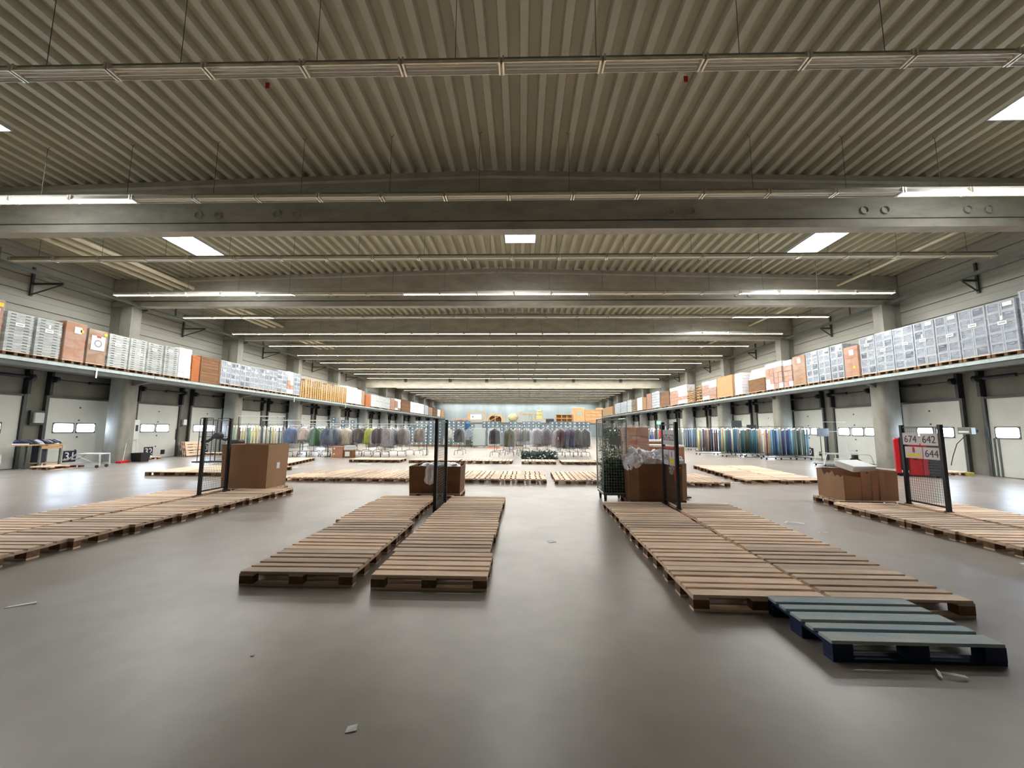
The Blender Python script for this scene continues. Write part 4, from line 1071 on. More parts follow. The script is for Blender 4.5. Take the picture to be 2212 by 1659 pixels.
for i, (x, w_, y) in enumerate(((-3.75, 1.1, 35.9), (-2.45, 1.0, 35.7))):
    t = thing('sheeted_trolley', 'tall grey sheeted trolley before the crates, %s of two' % ('beside the small blue-grey garment' if i == 0 else 'beside the jet black garment'), 'trolley', (x, y, 0))
    MB().bbox(-w_ / 2, w_ / 2, 0, .7, .2, 1.72, .02).build('sheet_cover', m_grey, t); MB().box(-w_ / 2 - .03, w_ / 2 + .03, -.03, .73, .1, .2).build('trolley_base', m_galvd, t)
    for xx in (-w_ / 2 + .1, w_ / 2 - .1): MB().cyl((xx - .02, .08, .06), (xx + .02, .08, .06), .06, n=12).build('caster', m_rubber, t)
t = thing('pallet_truck', 'orange pallet truck forks under the grey sheeted trolley', 'pallet truck', (-2.4, 34.9, 0)); MB().box(-.55, .55, 0, .12, .03, .1).build('fork', M('orange_paint', (226, 110, 36), None, rough=.4), t)
for i, (x, z) in enumerate(((-6.1, 2.4), )):
    t = thing('blue_bag', 'blue plastic bundle between the slate crate walls', 'bag', (-5.0, 37.4, 1.3)); 
    MB().bbox(-.22, .24, 0, .6, .1, .95, .12).build('bundle', m_inkb, t); MB().box(-.3, .3, 0, .6, -1.3, .1).build('bundle_stand', m_dkgrey, t)

# ================================================================== TIMBER PATTERNS ON THE FAR PLATFORM
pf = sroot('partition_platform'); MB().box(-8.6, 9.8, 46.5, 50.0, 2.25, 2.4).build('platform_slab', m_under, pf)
for x in (-8.4, -3, 2, 6.5, 9.6): MB().box(x - .1, x + .1, 46.6, 46.8, 0, 2.25).build('platform_post', m_dkgrey, pf)
PZ = 2.405; PY = 46.8
t = thing('timber_truss', 'low red-brown timber truss frame on the far platform', 'timber frame', (-7.1, PY, PZ)); t.scale = (.95, 1, .8)
mb = MB(); mb.box(-.95, 1.0, 0, .12, 0, .1)
mb.tube([(-.9, .06, .1), (-.9, .06, .75)], .05, 4); mb.tube([(-.9, .06, .7), (1.0, .06, .1)], .05, 4); mb.tube([(-.9, .06, .15), (.3, .06, .55), (.95, .06, .5)], .045, 4); mb.tube([(.95, .06, .05), (.95, .06, .55)], .05, 4); mb.build('truss', m_pine, t); MB().box(-.8, .9, .2, .9, 0, .32).build('red_core', m_redm, t)
t = thing('timber_cabinet_frame', 'yellow timber frame holding a white two-door cabinet', 'timber frame', (-5.3, PY, PZ)); t.scale = (.6, 1, .82)
mb = MB()
for x in (-1.3, 1.4): mb.box(x - .06, x + .06, 0, .12, 0, 1.45)
mb.box(-1.5, 1.5, -.02, .12, 1.42, 1.54); mb.box(-1.4, 1.5, 0, .12, .28, .4); mb.tube([(-1.7, .2, 1.1), (-1.3, .2, 1.4)], .1, 4); mb.tube([(1.4, .1, 1.35), (1.9, .1, 1.1)], .1, 4); mb.box(-1.6, -1.35, .1, .9, .5, 1.2); mb.build('frame', m_pine, t)
cb = MB().box(-1.1, .95, .06, .9, .42, 1.12).build('white_cabinet', m_white, t)
MB().box(-.08, -.05, .05, .06, .44, 1.1).build('door_gap', m_inkg, cb); MB().box(-.72, -.52, .045, .06, .66, .9).build('dark_window', m_dkgrey, cb)
t = thing('timber_arch', 'large timber half-round arch with a diagonal strut', 'timber frame', (-3.05, PY, PZ)); t.scale = (.68, 1, .75)
mb = MB(); n = 22; ro, ri = 1.45, 1.22; rings = []
for i in range(n + 1):
    a = math.pi * i / n; rings.append([(r * math.cos(a), y, .02 + r * math.sin(a) * .95) for r, y in ((ro, 0), (ri, 0), (ri, .7), (ro, .7))])
mb.loft(rings); mb.build('arch_rim', m_pine, t)
mb = MB(); mb.box(-.05, .05, -.05, .05, 0, 1.4); mb.tube([(-1.3, -.03, .05), (.85, -.03, 1.05)], .06, 4); mb.box(-1.75, -1.6, 0, .3, 0, 1.5); mb.box(1.5, 1.62, 0, .3, 0, 1.25); mb.build('strut', m_pine, t)
MB().box(-1.0, 1.0, .6, .68, 0, 1.0).build('dark_core', m_woodd, t)
t = thing('pattern_dish', 'pale yellow rounded wooden pattern beside the arch', 'wooden pattern', (-1.0, PY + .3, PZ)); MB().sphere((0, .4, .6), .6, 18, 10, (1.0, .6, .8)).build('dish_body', M('pale_straw', (204, 194, 152), (186, 174, 128), rough=.8, scale=5), t)
t = thing('timber_door_frame', 'timber frame with a narrow upright grey panel', 'timber frame', (.6, PY, PZ)); t.scale = (.85, 1, .8)
mb = MB()
for x in (-.9, -.5, .5, .95): mb.box(x - .05, x + .05, 0, .12, 0, 1.3)
mb.box(-.9, .95, 0, .12, 1.2, 1.32); mb.box(-.5, .95, 0, .12, 0, .1); mb.tube([(-1.5, .1, 1.1), (-.9, .1, 1.5)], .07, 4); mb.build('frame', m_pine, t); MB().box(-.35, .25, .05, .1, .1, 1.2).build('grey_panel', m_grey, t); MB().box(-1.0, 1.1, .3, .9, 1.3, 1.55).build('top_block', m_grey, t)
t = thing('greenish_block', 'stack of greenish yellow moulds on a timber stand', 'wooden pattern', (2.1, PY, PZ)); t.scale = (.8, 1, .8)

mb = MB(); mb.bbox(-.55, .5, .1, .9, .55, 1.1, .12); mb.bbox(-.5, .4, .1, .9, 1.1, 1.6, .14); mb.bbox(-.35, .35, .1, .9, 1.6, 1.85, .1); mb.build('mould_stack', M('mould_green', (172, 174, 116), (196, 188, 140), rough=.8, scale=3), t); mb = MB(); mb.box(-.7, .8, 0, .12, .45, .55); mb.box(.7, .8, 0, .12, 0, .6); mb.box(-.7, -.6, 0, .12, 0, .5); mb.build('stand', m_pine, t)
t = thing('dark_block', 'dark purple-brown block on the far platform beside the shelf unit', 'block', (3.3, PY, PZ)); MB().bbox(-.45, .45, 0, .8, 0, .45, .05).build('block_body', m_ink, t)
t = thing('timber_shelf_unit', 'open timber shelf unit with six compartments', 'shelf unit', (4.95, PY, PZ))
mb = MB(); mb.box(-.95, .95, .6, .66, 0, .95)
for x in (-.95, -.32, .3, .9): mb.box(x - .03, x + .03, 0, .6, 0, .95)
for z in (0, .45, .9): mb.box(-.95, .95, 0, .6, z, z + .06)
mb.build('unit_frame', m_pine, t)
t = thing('orange_pattern_cabinet', 'big orange-pink timber cabinet with a rounded window opening', 'cabinet', (7.5, PY - .1, PZ))
MB().bbox(-1.55, -.2, 0, 1.0, 0, 1.75, .06).build('tower', m_pinep, t); MB().box(-.2, 1.75, .1, 1.0, 0, 1.5).build('side_body', m_pinep, t); MB().bbox(1.2, 1.9, .0, 1.0, 1.5, 1.72, .05).build('top_cap', m_pinep, t)
def rrect(x0, x1, z0, z1, r, y, n=6):
    return [(cx + r * math.cos(math.radians(a0 + 90 * i / (n - 1))), y, cz + r * math.sin(math.radians(a0 + 90 * i / (n - 1)))) for cx, cz, a0 in ((x1 - r, z0 + r, -90), (x1 - r, z1 - r, 0), (x0 + r, z1 - r, 90), (x0 + r, z0 + r, 180)) for i in range(n)]
MB().loft([rrect(-1.25, -.45, .3, 1.35, .18, -.03), rrect(-1.25, -.45, .3, 1.35, .18, .01)]).build('door_rim', m_pine, t)
MB().loft([rrect(-1.15, -.55, .85, 1.25, .1, -.05), rrect(-1.15, -.55, .85, 1.25, .1, -.02)]).build('window_opening', m_grey, t)
mb = MB()
for x in (-.15, .5, 1.15): mb.box(x, x + .08, .02, .1, 0, 1.5)
for z in (.25, .7, 1.1, 1.42): mb.box(-.2, 1.75, .04, .1, z, z + .08)
mb.build('ribs', m_pine, t)

# ================================================================== UPRIGHT FABRIC ROLLS ON TROLLEYS
def roll_meshes():
    d = {}
    r = MB().cyl((0, 0, 0), (0, 0, 1.5), .055, n=12)
    d['r'] = r
    return d
ROLLMAT = {}
def rollmat(nm, c):
    if nm not in ROLLMAT: ROLLMAT[nm] = M('fabric_' + nm.replace(' ', '_'), c, tuple(int(q * .8) for q in c), rough=.6, scale=5, stretch=(1, 1, .3))
    return ROLLMAT[nm]
RM_ = {}
CL = {'teal': (44, 106, 124), 'steel blue': (78, 116, 152), 'navy': (42, 62, 108), 'light blue': (132, 182, 214), 'sage': (112, 134, 122), 'dark green': (40, 76, 70), 'ochre': (186, 140, 40), 'rust': (136, 74, 34), 'brown': (96, 76, 66), 'mauve': (120, 100, 112), 'sand': (196, 164, 134), 'cream': (214, 210, 190), 'grey': (138, 144, 148), 'pale green': (150, 180, 158), 'white': (226, 228, 226), 'plum': (84, 66, 82), 'pale yellow': (216, 204, 138)}
rt = random.Random(31)
def roll_cart(key, where, x, y, L, rz, cols, zt=1.83):
    """long low trolley with a row of upright fabric rolls; X local runs along the trolley"""
    t = thing('roll_trolley', 'low trolley with upright fabric rolls %s' % where, 'trolley', (x, y, 0), rz, 'trolleys with upright fabric rolls')
    fr = MB(); fr.box(-L / 2, L / 2, -.3, -.26, .22, .26); fr.box(-L / 2, L / 2, .26, .3, .22, .26); fr.box(-L / 2, L / 2, -.26, .26, .22, .24)
    fr.tube([(-L / 2, -.28, .12), (-L / 2 + .1, -.28, .12), (L / 2, -.28, .12)], .015, 6); fr.build('trolley_frame', m_dkgrey, t)
    n = max(2, int(L / .8))
    for i in range(n + 1):
        for yy in (-.26, .26): MB().cyl((-L / 2 + L * i / n - .015 + (.03 if i == 0 else -.03 if i == n else 0), yy, .055), (-L / 2 + L * i / n + .015 + (.03 if i == 0 else -.03 if i == n else 0), yy, .055), .055, n=10).build('caster', m_rubber, t)
    hb = MB(); hb.tube([(-L / 2, .28, .24), (-L / 2, .28, zt + .03), (L / 2, .28, zt + .03), (L / 2, .28, .24)], .014, 6); hb.build('rear_hoop', m_dkgrey, t)
    N = len(cols); used = {}
    ca, sa = math.cos(rz), math.sin(rz)
    for i, cn in enumerate(cols):
        lx = -L / 2 + .07 + (L - .14) * i / max(1, N - 1); ly = rt.uniform(-.14, -.02)
        used[cn] = used.get(cn, 0) + 1
        k = cn
        if k not in RM_:
            RM_[k] = (MB().cyl((0, 0, 0), (0, 0, 1.42), .058, n=12).mesh('roll_body', rollmat(cn, CL[cn])), MB().cyl((0, 0, 1.42), (0, 0, 1.5), .05, .03, n=10).mesh('wrapped_end', m_white))
            for p in RM_[k][0].polygons: p.use_smooth = len(p.vertices) == 4
        g = thing('fabric_roll', '%s fabric roll %s, %s %s one from its left' % (cn, where.replace('on the', 'of the'), ORD[used[cn]], cn), 'fabric roll', (x + ca * lx - sa * ly, y + sa * lx + ca * ly, .26), 0, 'upright fabric rolls on the trolleys')
        sc = rt.uniform(.96, 1.03); g.scale = (1, 1, sc)
        obj('roll_body', RM_[k][0], g); obj('wrapped_end', RM_[k][1], g)
def pick(names, n): return [rt.choice(names) for _ in range(n)]
roll_cart('a', 'before door 0', 15.05, 23.6, 2.5, -.02, ['sand', 'mauve', 'sand', 'light blue', 'steel blue', 'navy', 'light blue', 'grey', 'navy', 'steel blue', 'navy', 'steel blue', 'light blue', 'sage', 'sage', 'dark green', 'grey', 'sage', 'teal', 'light blue'])
roll_cart('b', 'in the teal group', 13.7, 25.6, 2.3, 0, ['pale green', 'teal', 'navy', 'cream', 'teal', 'steel blue', 'grey', 'dark green', 'teal', 'dark green', 'dark green', 'teal', 'teal', 'teal', 'sage', 'sand'])
roll_cart('c', 'in the ochre group', 13.0, 27.6, 2.4, 0, ['pale yellow', 'grey', 'plum', 'mauve', 'sand', 'plum', 'navy', 'brown', 'plum', 'steel blue', 'cream', 'ochre', 'brown', 'rust', 'ochre', 'ochre'])
roll_cart('d', 'in the rust group', 15.0, 26.6, 1.4, 0, ['ochre', 'rust', 'rust', 'grey', 'cream', 'brown', 'cream', 'white', 'steel blue'])
roll_cart('e', 'in the blue-grey group', 13.9, 34.0, 3.4, 0, ['cream', 'sage', 'pale green', 'pale green', 'grey', 'sage', 'grey', 'steel blue', 'navy', 'steel blue', 'steel blue', 'steel blue', 'grey', 'grey', 'cream', 'grey', 'sage', 'cream'])
roll_cart('f', 'behind the octagonal bin', 9.8, 31.5, 1.5, 0, ['grey', 'cream', 'grey', 'sage', 'mauve', 'plum', 'grey'])
roll_cart('g', 'behind the tall brown bin', -16.0, 24.2, 3.6, 0, ['white', 'cream', 'pale green', 'cream', 'brown', 'pale yellow', 'cream', 'sage', 'pale green', 'pale yellow', 'pale yellow', 'cream', 'grey', 'white', 'cream', 'sage', 'pale yellow', 'cream', 'grey', 'grey', 'sand'])
for i, (x0, x1, y, z) in enumerate(((-16.8, -14.0, 23.6, 2.35), (-15.2, -11.2, 23.4, 2.12), (-14.0, -5.9, 25.4, 1.95))):
    t = thing('long_white_rail', ['highest white cross rail above the pale fabric rolls', 'white cross rail just under the highest one', 'long white cross rail running behind the bagged garments'][i], 'rail', (x0, y, 0))
    MB().box(0, x1 - x0, -.03, .03, z - .05, z).build('rail_bar', m_whitep, t)
    for x in (0.03, x1 - x0 - .03):
        MB().box(x - .02, x + .02, -.02, .02, .04, z - .05).build('rail_post', m_dkgrey, t); MB().box(x - .03, x + .03, -.3, .3, 0, .04).build('rail_foot', m_dkgrey, t)
for i, (x, y) in enumerate(((-15.2, 19.2), (-14.5, 19.4))):
    t = thing('hoop_rack', 'dark hoop-topped stand behind the mesh screen of the tall bin, %s of two' % ('outer' if i == 0 else 'inner'), 'stand', (x, y, 0))
    MB().tube([(-.32, 0, .05), (-.32, 0, 2.05), (-.28, 0, 2.1), (.28, 0, 2.1), (.32, 0, 2.05), (.32, 0, .05)], .018, 7).build('hoop', m_black, t)
    MB().tube([(-.32, 0, 1.2), (.32, 0, 1.2)], .012, 6).build('cross_bar', m_black, t)
    MB().box(-.38, .38, -.25, .25, 0, .05).build('stand_foot', m_black, t)
t = thing('black_cloth_bundle', 'black cloth bundle hanging over the hoop stand behind the tall bin', 'cloth', (-14.6, 19.25, 1.25)); mb = MB(); mb.sphere((0, -.02, 0), .22, 14, 9, (1.2, .5, .8)); mb.tube([(-.2, 0, -.05), (-.5, 0, -.25), (-.8, 0, -.3)], .07, 8); mb.tube([(.1, 0, -.1), (.35, 0, -.2), (.55, 0, -.1)], .06, 8); mb.build('cloth_body', m_black, t, smooth=True)
# open hoop hand cart beside the octagonal bin
t = thing('tube_cart', 'thin bent tube hand cart standing behind the octagonal bin', 'cart', (3.75, 9.95, 0))
MB().tube([(-.3, 0, .05), (-.3, 0, .9), (.0, 0, .92), (0.04, 0, 1.0), (.05, .0, 1.72)], .012, 7).build('handle_tube', m_dkgrey, t); MB().tube([(-.3, .3, .05), (-.3, .3, .85), (.22, .3, .85), (.27, .3, .8), (.27, .3, .05)], .012, 7).build('side_tube', m_dkgrey, t)
MB().box(-.34, .3, -.02, .34, .03, .06).build('cart_base', m_dkgrey, t)

# ================================================================== RED MACHINE
t = thing('red_stacker', 'red electric stacker truck with dark grey ribbed battery side', 'stacker truck', (14.35, 15.15, 0), -.72); t.scale = (.8, .8, 1)
MB().bbox(-.75, -.55, -.05, .75, .1, 1.38, .04).build('mast_cover', m_red, t); MB().bbox(-.56, -.3, -.03, .6, .22, 1.42, .03).build('mast', m_black, t)
b = MB().bbox(-.3, .18, 0, .75, .06, 1.2, .05).build('body_panel', m_red, t)
MB().bbox(.18, .36, .0, .75, .06, 1.3, .03).build('side_panel', m_redm, t)
mb = MB(); mb.bbox(.36, .74, .02, .72, .06, 1.2, .03); mb.build('battery_box', m_dkgrey, t)
mb = MB()
for i in range(11): mb.box(.34, .76, -.0, .03, .14 + i * .1, .2 + i * .1)
mb.build('battery_ribs', M('slate_plastic', (70, 78, 90), None, rough=.5), t)
n = 24; ov = MB().loft([[(-.06 + .19 * math.cos(6.2832 * i / n) * (1 if math.sin(6.2832 * i / n) > 0 else .75), y, .78 + (.08 if math.sin(6.2832 * i / n) > 0 else .17) * math.sin(6.2832 * i / n)) for i in range(n)] for y in (-.003, -.012)]).build('oval_emblem', M('emblem_dark', (70, 34, 36), None, rough=.4), t)
MB().tube([(-.16, -.016, .74), (-.1, -.016, .77), (-.04, -.016, .75), (.03, -.016, .78), (.08, -.016, .76)], .012, 6).build('emblem_script', m_white, ov)
MB().bbox(-.75, .76, .05, .7, .03, .1, .02).build('chassis', m_black, t)
for x in (-.6, .6): MB().cyl((x, .1, .07), (x, .2, .07), .07, n=14).build('wheel', m_rubber, t)
for i in range(3): MB().box(.77, .86, .1, .16, .35 + .3 * i, .41 + .3 * i).build('charger_plug', m_white, t)
MB().tube([(-.2, .5, 1.2), (-.1, .55, 1.5), (.15, .55, 1.52)], .025, 8).build('steering_tiller', m_black, t)

# ================================================================== LOW FRAME TROLLEYS
t = thing('frame_trolley', 'low white tube frame trolley before the triple-window door', 'trolley', (15.1, 19.2, 0), 0)
mb = MB(); mb.tube([(-1.15, 0, .08), (-1.0, 0, .56), (-.9, 0, .58), (.9, 0, .55), (1.0, 0, .5), (1.12, 0, .1)], .022, 8); mb.tube([(-1.1, .7, .08), (-.95, .7, .58), (.9, .7, .56), (1.1, .7, .1)], .022, 8); mb.build('hoop_rail', m_whitep, t)
mb = MB(); 
for x in (-.6, .1, .45): mb.tube([(x, 0, .12), (x, 0, .56)], .018, 6)
mb.tube([(-.6, 0, .34), (.2, 0, .34), (.45, 0, .12)], .018, 6); mb.tube([(-.4, .35, .12), (-.4, .35, .34), (.3, .35, .34)], .018, 6); mb.build('brace_tube', m_whitep, t)
mb = MB().box(-1.12, 1.12, -.02, .72, .08, .12).build('lower_frame', m_galvd, t)
for x in (-1.05, 1.05):
    for y in (.05, .65): MB().cyl((x - .015, y, .04), (x + .015, y, .04), .04, n=10).build('caster', m_rubber, t)
t2 = thing('black_monitor_box', 'small black box on the low white frame trolley', 'box', (15.6, 19.5, .12)); MB().bbox(-.1, .12, -.1, .1, 0, .46, .02).build('box_body', m_black, t2)
t = thing('lift_trolley', 'low white lift trolley with a raised flat top before door 31', 'trolley', (-17.8, 16.25, 0), .2)
MB().bbox(-.1, .72, -.25, .25, .54, .58, .01).build('flat_top', m_whitep, t); mb = MB(); mb.tube([(-.1, -.25, .56), (-.42, -.25, .34), (-.66, -.25, .32)], .03, 7); mb.tube([(-.1, .25, .56), (-.42, .25, .34), (-.66, .25, .32)], .03, 7); mb.build('sloping_arm', m_galv, t)
mb = MB(); mb.box(-.6, .72, -.27, -.22, .12, .2); mb.box(-.6, .72, .22, .27, .12, .2); mb.tube([(.68, -.25, .56), (.72, -.25, .1)], .025, 6); mb.tube([(.68, .25, .56), (.72, .25, .1)], .025, 6); mb.tube([(-.1, -.25, .5), (.5, -.25, .2)], .02, 6); mb.build('base_frame', m_whitep, t)
for x in (-.6, .62):
    for y in (-.24, .24): MB().cyl((x, y - .02, .06), (x, y + .02, .06), .06, n=12).build('caster', m_dkgrey, t)

# ================================================================== ALONG THE WALL WITH DOOR 31
t = thing('work_table', 'narrow wooden work table beside door 31 covered with dark shoes', 'table', (-19.1, 15.6, 0), 0)
MB().box(-.35, .35, -.75, .7, .92, .97).build('table_top', m_ply, t)
for x in (-.3, .3):
    for y in (-.1, .6): MB().box(x - .03, x + .03, y - .03, y + .03, 0, .92).build('leg', m_galvd, t)
mb = MB(); mb.box(-.3, .3, .0, .55, .2, .24); mb.box(.3, .34, -.1, .6, .78, .9); mb.build('apron_board', m_ply, t)
MB().box(-.2, .2, .02, .2, .24, .9).build('dark_panel', m_inkn, t)
rr = random.Random(8)
sc_ = [(30, 32, 60), (60, 64, 70), (40, 36, 62), (190, 190, 196), (34, 36, 70), (120, 124, 124), (44, 40, 48)]
for i in range(8):
    y = -.62 + i * .17; col = sc_[i % len(sc_)]
    sh = thing('shoe', '%s shoe on the work table, %s from the frame edge' % (['navy', 'dark grey', 'dark violet', 'pale grey', 'navy blue', 'mid grey', 'charcoal', 'dark navy'][i], ORD[i + 1]), 'shoe', (-18.95 + rr.uniform(-.05, .05), 15.6 + y, .97), rr.uniform(-.4, .4), 'shoes on the work table'); sh.scale = (1.4, 1.4, 1.6)
    n = 12; rings = []
    for tt, w_, h_ in ((-.14, .03, .06), (-.12, .045, .1), (-.05, .05, .1), (.02, .052, .08), (.09, .055, .055), (.13, .04, .045), (.15, .02, .03)):
        rings.append([(tt, w_ * math.cos(math.pi * 2 * k / n), .012 + max(0, h_ * (.5 + .5 * math.sin(math.pi * 2 * k / n)))) for k in range(n)])
    MB().loft(rings).build('shoe_upper', M('shoe_%d' % i, col, None, rough=.5), sh, smooth=True); MB().bbox(-.145, .155, -.055, .055, 0, .02, .01).build('sole', m_white if i % 3 == 0 else m_rubber, sh)
pallet('pallet lying flat at the foot of the work table', -18.3, 15.75, H, 'new', seed=301)
pallet('pallet lying flat against the column after door 31', -19.0, 20.05, H, 'old', seed=302)
t = thing('control_box', 'pale control box on the wall post just before door 31', 'control box', (XL + .15, 16.05, 2.0)); MB().bbox(-.1, .08, -.17, .17, -.2, .22, .02).build('box_case', m_whitep, t); MB().box(-.12, -.02, -.24, .24, -.28, .3).build('back_plate', m_dkgrey, t)
t = thing('control_box', 'small white control box between doors 32 and 33', 'control box', (XL + .1, 23.3, 1.95)); MB().bbox(-.08, .08, -.12, .12, -.16, .16, .02).build('box_case', m_white, t); MB().tube([(.0, -.05, -.16), (.02, -.3, -.3), (0, -.5, -.4), (0, -.5, -1.0)], .015, 6).build('cable', m_black, t)
t = thing('wall_fan_heater', 'pale wall device with dark screen on the column between doors 31 and 32', 'wall device', (-18.85, 19.3, 0)); MB().bbox(-.12, .12, -.16, .16, 1.05, 2.0, .03).build('device_case', m_whitep, t); MB().box(.12, .13, -.06, .06, 1.45, 1.75).build('dark_screen', m_black, t); MB().box(-.05, .05, -.06, .06, 0, 1.05).build('device_post', m_whitep, t); MB().tube([(.05, .1, 1.1), (.12, .16, .6), (.08, .1, .25)], .015, 6).build('cable', m_white, t)
t = thing('floor_broom', 'white-handled wide broom with red head against the column', 'broom', (-18.45, 18.5, 0), .3); MB().bbox(-.1, .1, -.33, .33, 0, .1, .02).build('broom_head', m_red, t); MB().cyl((0, 0, .1), (-.1, .38, 1.35), .014, n=8).build('handle', m_whitep, t)
t = thing('waste_bin', 'dark green-black open bin beside the red broom head', 'bin', (-18.35, 19.25, 0)); MB().loft([[(x, y, 0) for x, y in ((-.22, -.2), (.22, -.2), (.22, .2), (-.22, .2))], [(x, y, .42) for x, y in ((-.28, -.26), (.28, -.26), (.28, .26), (-.28, .26))], [(x, y, .42) for x, y in ((-.25, -.23), (.25, -.23), (.25, .23), (-.25, .23))], [(x, y, .05) for x, y in ((-.2, -.18), (.2, -.18), (.2, .18), (-.2, .18))]]).build('bin_shell', m_black, t)
t = thing('rag_pile', 'crumpled brown and white rags lying on the pallet by the column', 'rags', (-19.0, 20.1, .145)); MB().sphere((0, -.2, .03), .16, 12, 8, (1.3, 1.5, .5)).build('brown_rag', m_cardd, t); MB().sphere((.1, .15, .03), .14, 12, 8, (1.2, 1.1, .5)).build('white_rag', m_filmw, t)
# pallets leaning by door 33
for i in range(3):
    p = pallet('bright pallet of the leaning bunch between doors 32 and 33, %s layer' % ('outermost' if i == 0 else 'middle' if i == 1 else 'innermost'), -19.05 - .17 * i, 23.15 + .08 * i, 0, 'new', group='pallets leaning between doors 32 and 33', seed=400 + i)
    p.rotation_euler = (math.radians(78), 0, math.radians(90)); p.location.z = .41
pallet('bright pallet flat on the floor beside the leaning bunch', -18.7, 24.3, 0, 'new', seed=410)
t = thing('pallet_jack', 'dark red drive unit of a pallet truck behind the mesh screen', 'pallet truck', (-16.5, 23.0, 0)); MB().bbox(-.35, .3, -.3, .3, .05, .62, .1).build('drive_cover', m_redd, t); MB().bbox(-.25, .5, -.25, .25, .62, .95, .08).build('battery_cover', m_black, t); MB().tube([(-.35, 0, .4), (-.5, 0, .42), (-.52, 0, .1)], .03, 7).build('bumper', m_black, t)
for x in (-.2, .2): MB().cyl((x, -.2, .08), (x, -.1, .08), .08, n=12).build('wheel', m_rubber, t)
t = thing('floor_post', 'short white post on the floor at the frame edge', 'post', (-18.9, 14.35, 0)); MB().cyl((0, 0, 0), (0, 0, .62), .045, n=12).build('post_body', m_whitep, t)

# ================================================================== ALONG THE OTHER WALL
t = thing('control_box', 'grey control panel beside the door next to the red stacker', 'control box', (16.95, 15.85, 1.66)); MB().bbox(-.1, .1, -.24, .24, -.12, .14, .02).build('panel_case', m_galvd, t); MB().box(-.11, -.1, -.18, .18, -.07, .0).build('panel_label', m_whitep, t); MB().box(.1, .4, -.04, .04, -.06, .06).build('mount_arm', m_dkgrey, t); MB().tube([(0, .0, -.12), (-.1, .3, -.5), (-.1, .5, -1.0), (0, .7, -1.35)], .014, 6).build('cable', m_black, t)
t = thing('wall_notice', 'pale notice sheet on the grey wall between two doors by the red stacker', 'sheet', (XR - .0, 15.25, 1.75)); MB().box(-.02, 0, -.16, .16, -.2, .25).build('sheet_body', m_paper, t)
mb = MB()
for i in range(4): 
    o = MB().cyl((0, 0, 0), (0, 0, 1.4), .03, n=8).build('wall_conduit', m_galvd, None, (17.42, 15.65 - .13 * i, 0)); tag(o, 'grey conduit on the wall by the red stacker, %s of four' % ORD[i + 1], 'pipe', 'conduits on the wall by the red stacker')
pallet('pallet with a small black box lying by the wall past the stacker', 16.2, 16.25, H, 'new', seed=420)
t = thing('black_lamp_box', 'small black box standing on the pallet by the wall', 'box', (16.1, 16.2, .145)); MB().bbox(-.14, .14, -.05, .08, .12, .42, .02).build('box_body', m_black, t); MB().tube([(-.12, 0, 0), (-.05, 0, .14), (.05, 0, .14), (.12, 0, 0)], .01, 6).build('wire_stand', m_galvd, t)
MBx = MB().bbox(-.1, .1, -.1, .1, 0, .14, .02).build('yellow_block', m_mut, None, (16.6, 15.6, 0)); tag(MBx, 'yellow floor block at the column by the red stacker', 'block')
for i, (x, y, z, lab) in enumerate(((16.6, 22.75, 1.55, 'dark grey screen on two poles before the door numbered 0'), (15.9, 28.4, 1.8, 'small dark panel rising behind the teal fabric rolls'), (13.9, 26.5, 2.05, 'dark panel on a stand above the ochre fabric rolls'))):
    t = thing('post_screen', lab, 'screen', (x, y, 0)); MB().box(-.32, .32, -.02, .02, z - .22, z + .22).build('screen_plate', m_dkgrey, t)
    for xx in (-.15, .15): MB().cyl((xx, 0, 0), (xx, 0, z - .2), .02, n=8).build('pole', m_dkgrey, t)
t = thing('wire_coat_stand', 'thin white-topped stand beside the dark post screen', 'stand', (17.0, 21.6, 0)); mb = MB(); mb.tube([(0, 0, 0), (0, 0, 2.1), (-1.2, 0, 2.1)], .012, 6); mb.tube([(0, 0, 1.62), (-.9, 0, 1.6)], .015, 6); mb.build('stand_tube', m_whitep, t)
t = thing('wrapped_cartons', 'tall film-wrapped stack of brown cartons on a pallet behind the octagonal bin', 'pallet load', (4.25, 15.6, .144), .12)
for r_ in range(5):
    for c_ in range(2):
        MB().bbox(-.48 + .48 * c_, -.01 + .48 * c_, -.38, .38, r_ * .32, r_ * .32 + .31, .012).build('carton', m_cardr, t)
MB().bbox(-.5, .49, -.4, .4, .01, 1.66, .05).build('stretch_film', m_film, t)
pallet('pallet under the tall film-wrapped carton stack', 4.25, 15.6, .12, 'old', seed=430)
for i, (x, y, h_) in enumerate(((5.5, 15.75, .86), (5.5, 17.4, 1.0))):
    t = thing('low_wrapped_load', 'low white-topped wrapped carton load, %s the tall carton stack' % ('beside' if i == 0 else 'behind'), 'pallet load', (x, y, .144)); MB().box(-.58, .58, -.38, .38, 0, h_).build('carton_block', m_cardr, t); MB().bbox(-.6, .6, -.4, .4, h_, h_ + .08, .03).build('white_lid', m_white, t)
    pallet('pallet under the low white-topped load, %s the tall carton stack' % ('beside' if i == 0 else 'behind'), x, y, 0, 'old', detail=False)
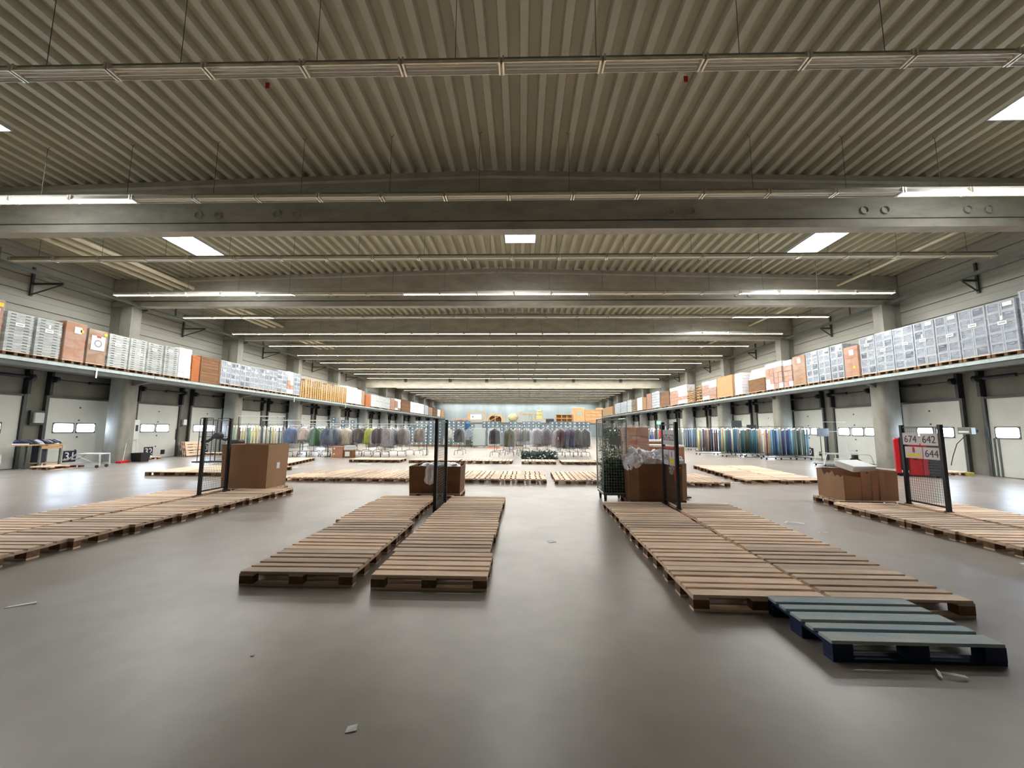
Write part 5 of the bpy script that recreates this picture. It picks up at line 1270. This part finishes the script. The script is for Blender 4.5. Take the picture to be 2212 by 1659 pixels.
t = thing('blue_container', 'pair of joined blue plastic containers by the far wall', 'container', (11.2, 36.0, 0)); MB().bbox(-.45, .0, 0, .6, .55, 1.25, .05).build('container_body', m_bluep, t); MB().bbox(.02, .45, 0, .6, .55, 1.2, .05).build('container_body', m_bluep, t); MB().box(-.45, .45, .05, .55, 0, .55).build('container_stand', m_dkgrey, t)
t = thing('fire_extinguisher', 'red fire extinguisher cabinet under the green exit sign', 'fire extinguisher', (15.9, 47.0, .75)); MB().bbox(-.2, .2, 0, .25, 0, .85, .05).build('cabinet_body', m_red, t); MB().box(-.02, .22, -.02, 0, .95, 1.45).build('blue_poster', m_inkn, t); MB().box(-.1, .1, .05, .2, -.75, 0).build('cabinet_post', m_dkgrey, t)
t = thing('exit_sign', 'green glowing exit sign low under the mezzanine', 'exit sign', (16.0, 47.5, 2.45)); MB().bbox(-.25, .25, 0, .06, -.16, .2, .03).build('sign_box', m_exit, t); MB().cyl((0, .03, .2), (0, .03, 1.48), .012, n=6).build('hanger', m_dkgrey, t)
mb = MB(); mb.box(-.12, -.04, -.006, 0, -.1, .1); mb.box(.0, .16, -.006, 0, -.02, .02); mb.build('sign_mark', m_white, t)
for i, (x, y, w_) in enumerate(((12.2, 37.5, 1.0), )):
    t = thing('work_bench', 'cluttered low bench right of the blue containers', 'bench', (x + .7, y - 1, 0)); MB().box(-w_ / 2, w_ / 2, 0, .6, .6, .66).build('bench_top', m_ply, t)
    for xx in (-.45, .45): MB().box(xx - .03, xx + .03, .05, .55, 0, .6).build('leg', m_dkgrey, t)
    MB().bbox(-.4, .3, .1, .5, .66, .85, .03).build('clutter', m_yellow, t)
# wall cartridge tags on the mezzanine edges
for i, (x, y) in enumerate(((-17.47, 16.0), (-17.47, 30.5), (-17.47, 39.6))):
    o = MB().box(-.004, .004, -.03, .03, -.42, .0).build('hanging_film_strip', m_filmw, None, (x, y, 4.06)); tag(o, 'strip of film hanging over the mezzanine edge, %s past door 31' % ORD[i + 1], 'film strip', 'film strips on the mezzanine edge')
# smoke detector under beam
t = thing('smoke_detector', 'round white detector on a short stem beside the skylight', 'detector', (-9.9, 14.3, 8.95)); MB().cyl((0, 0, -.05), (0, 0, 0), .13, .1, n=20).build('detector_cap', m_white, t); MB().cyl((0, 0, 0), (0, 0, .3), .015, n=8).build('stem', m_white, t)
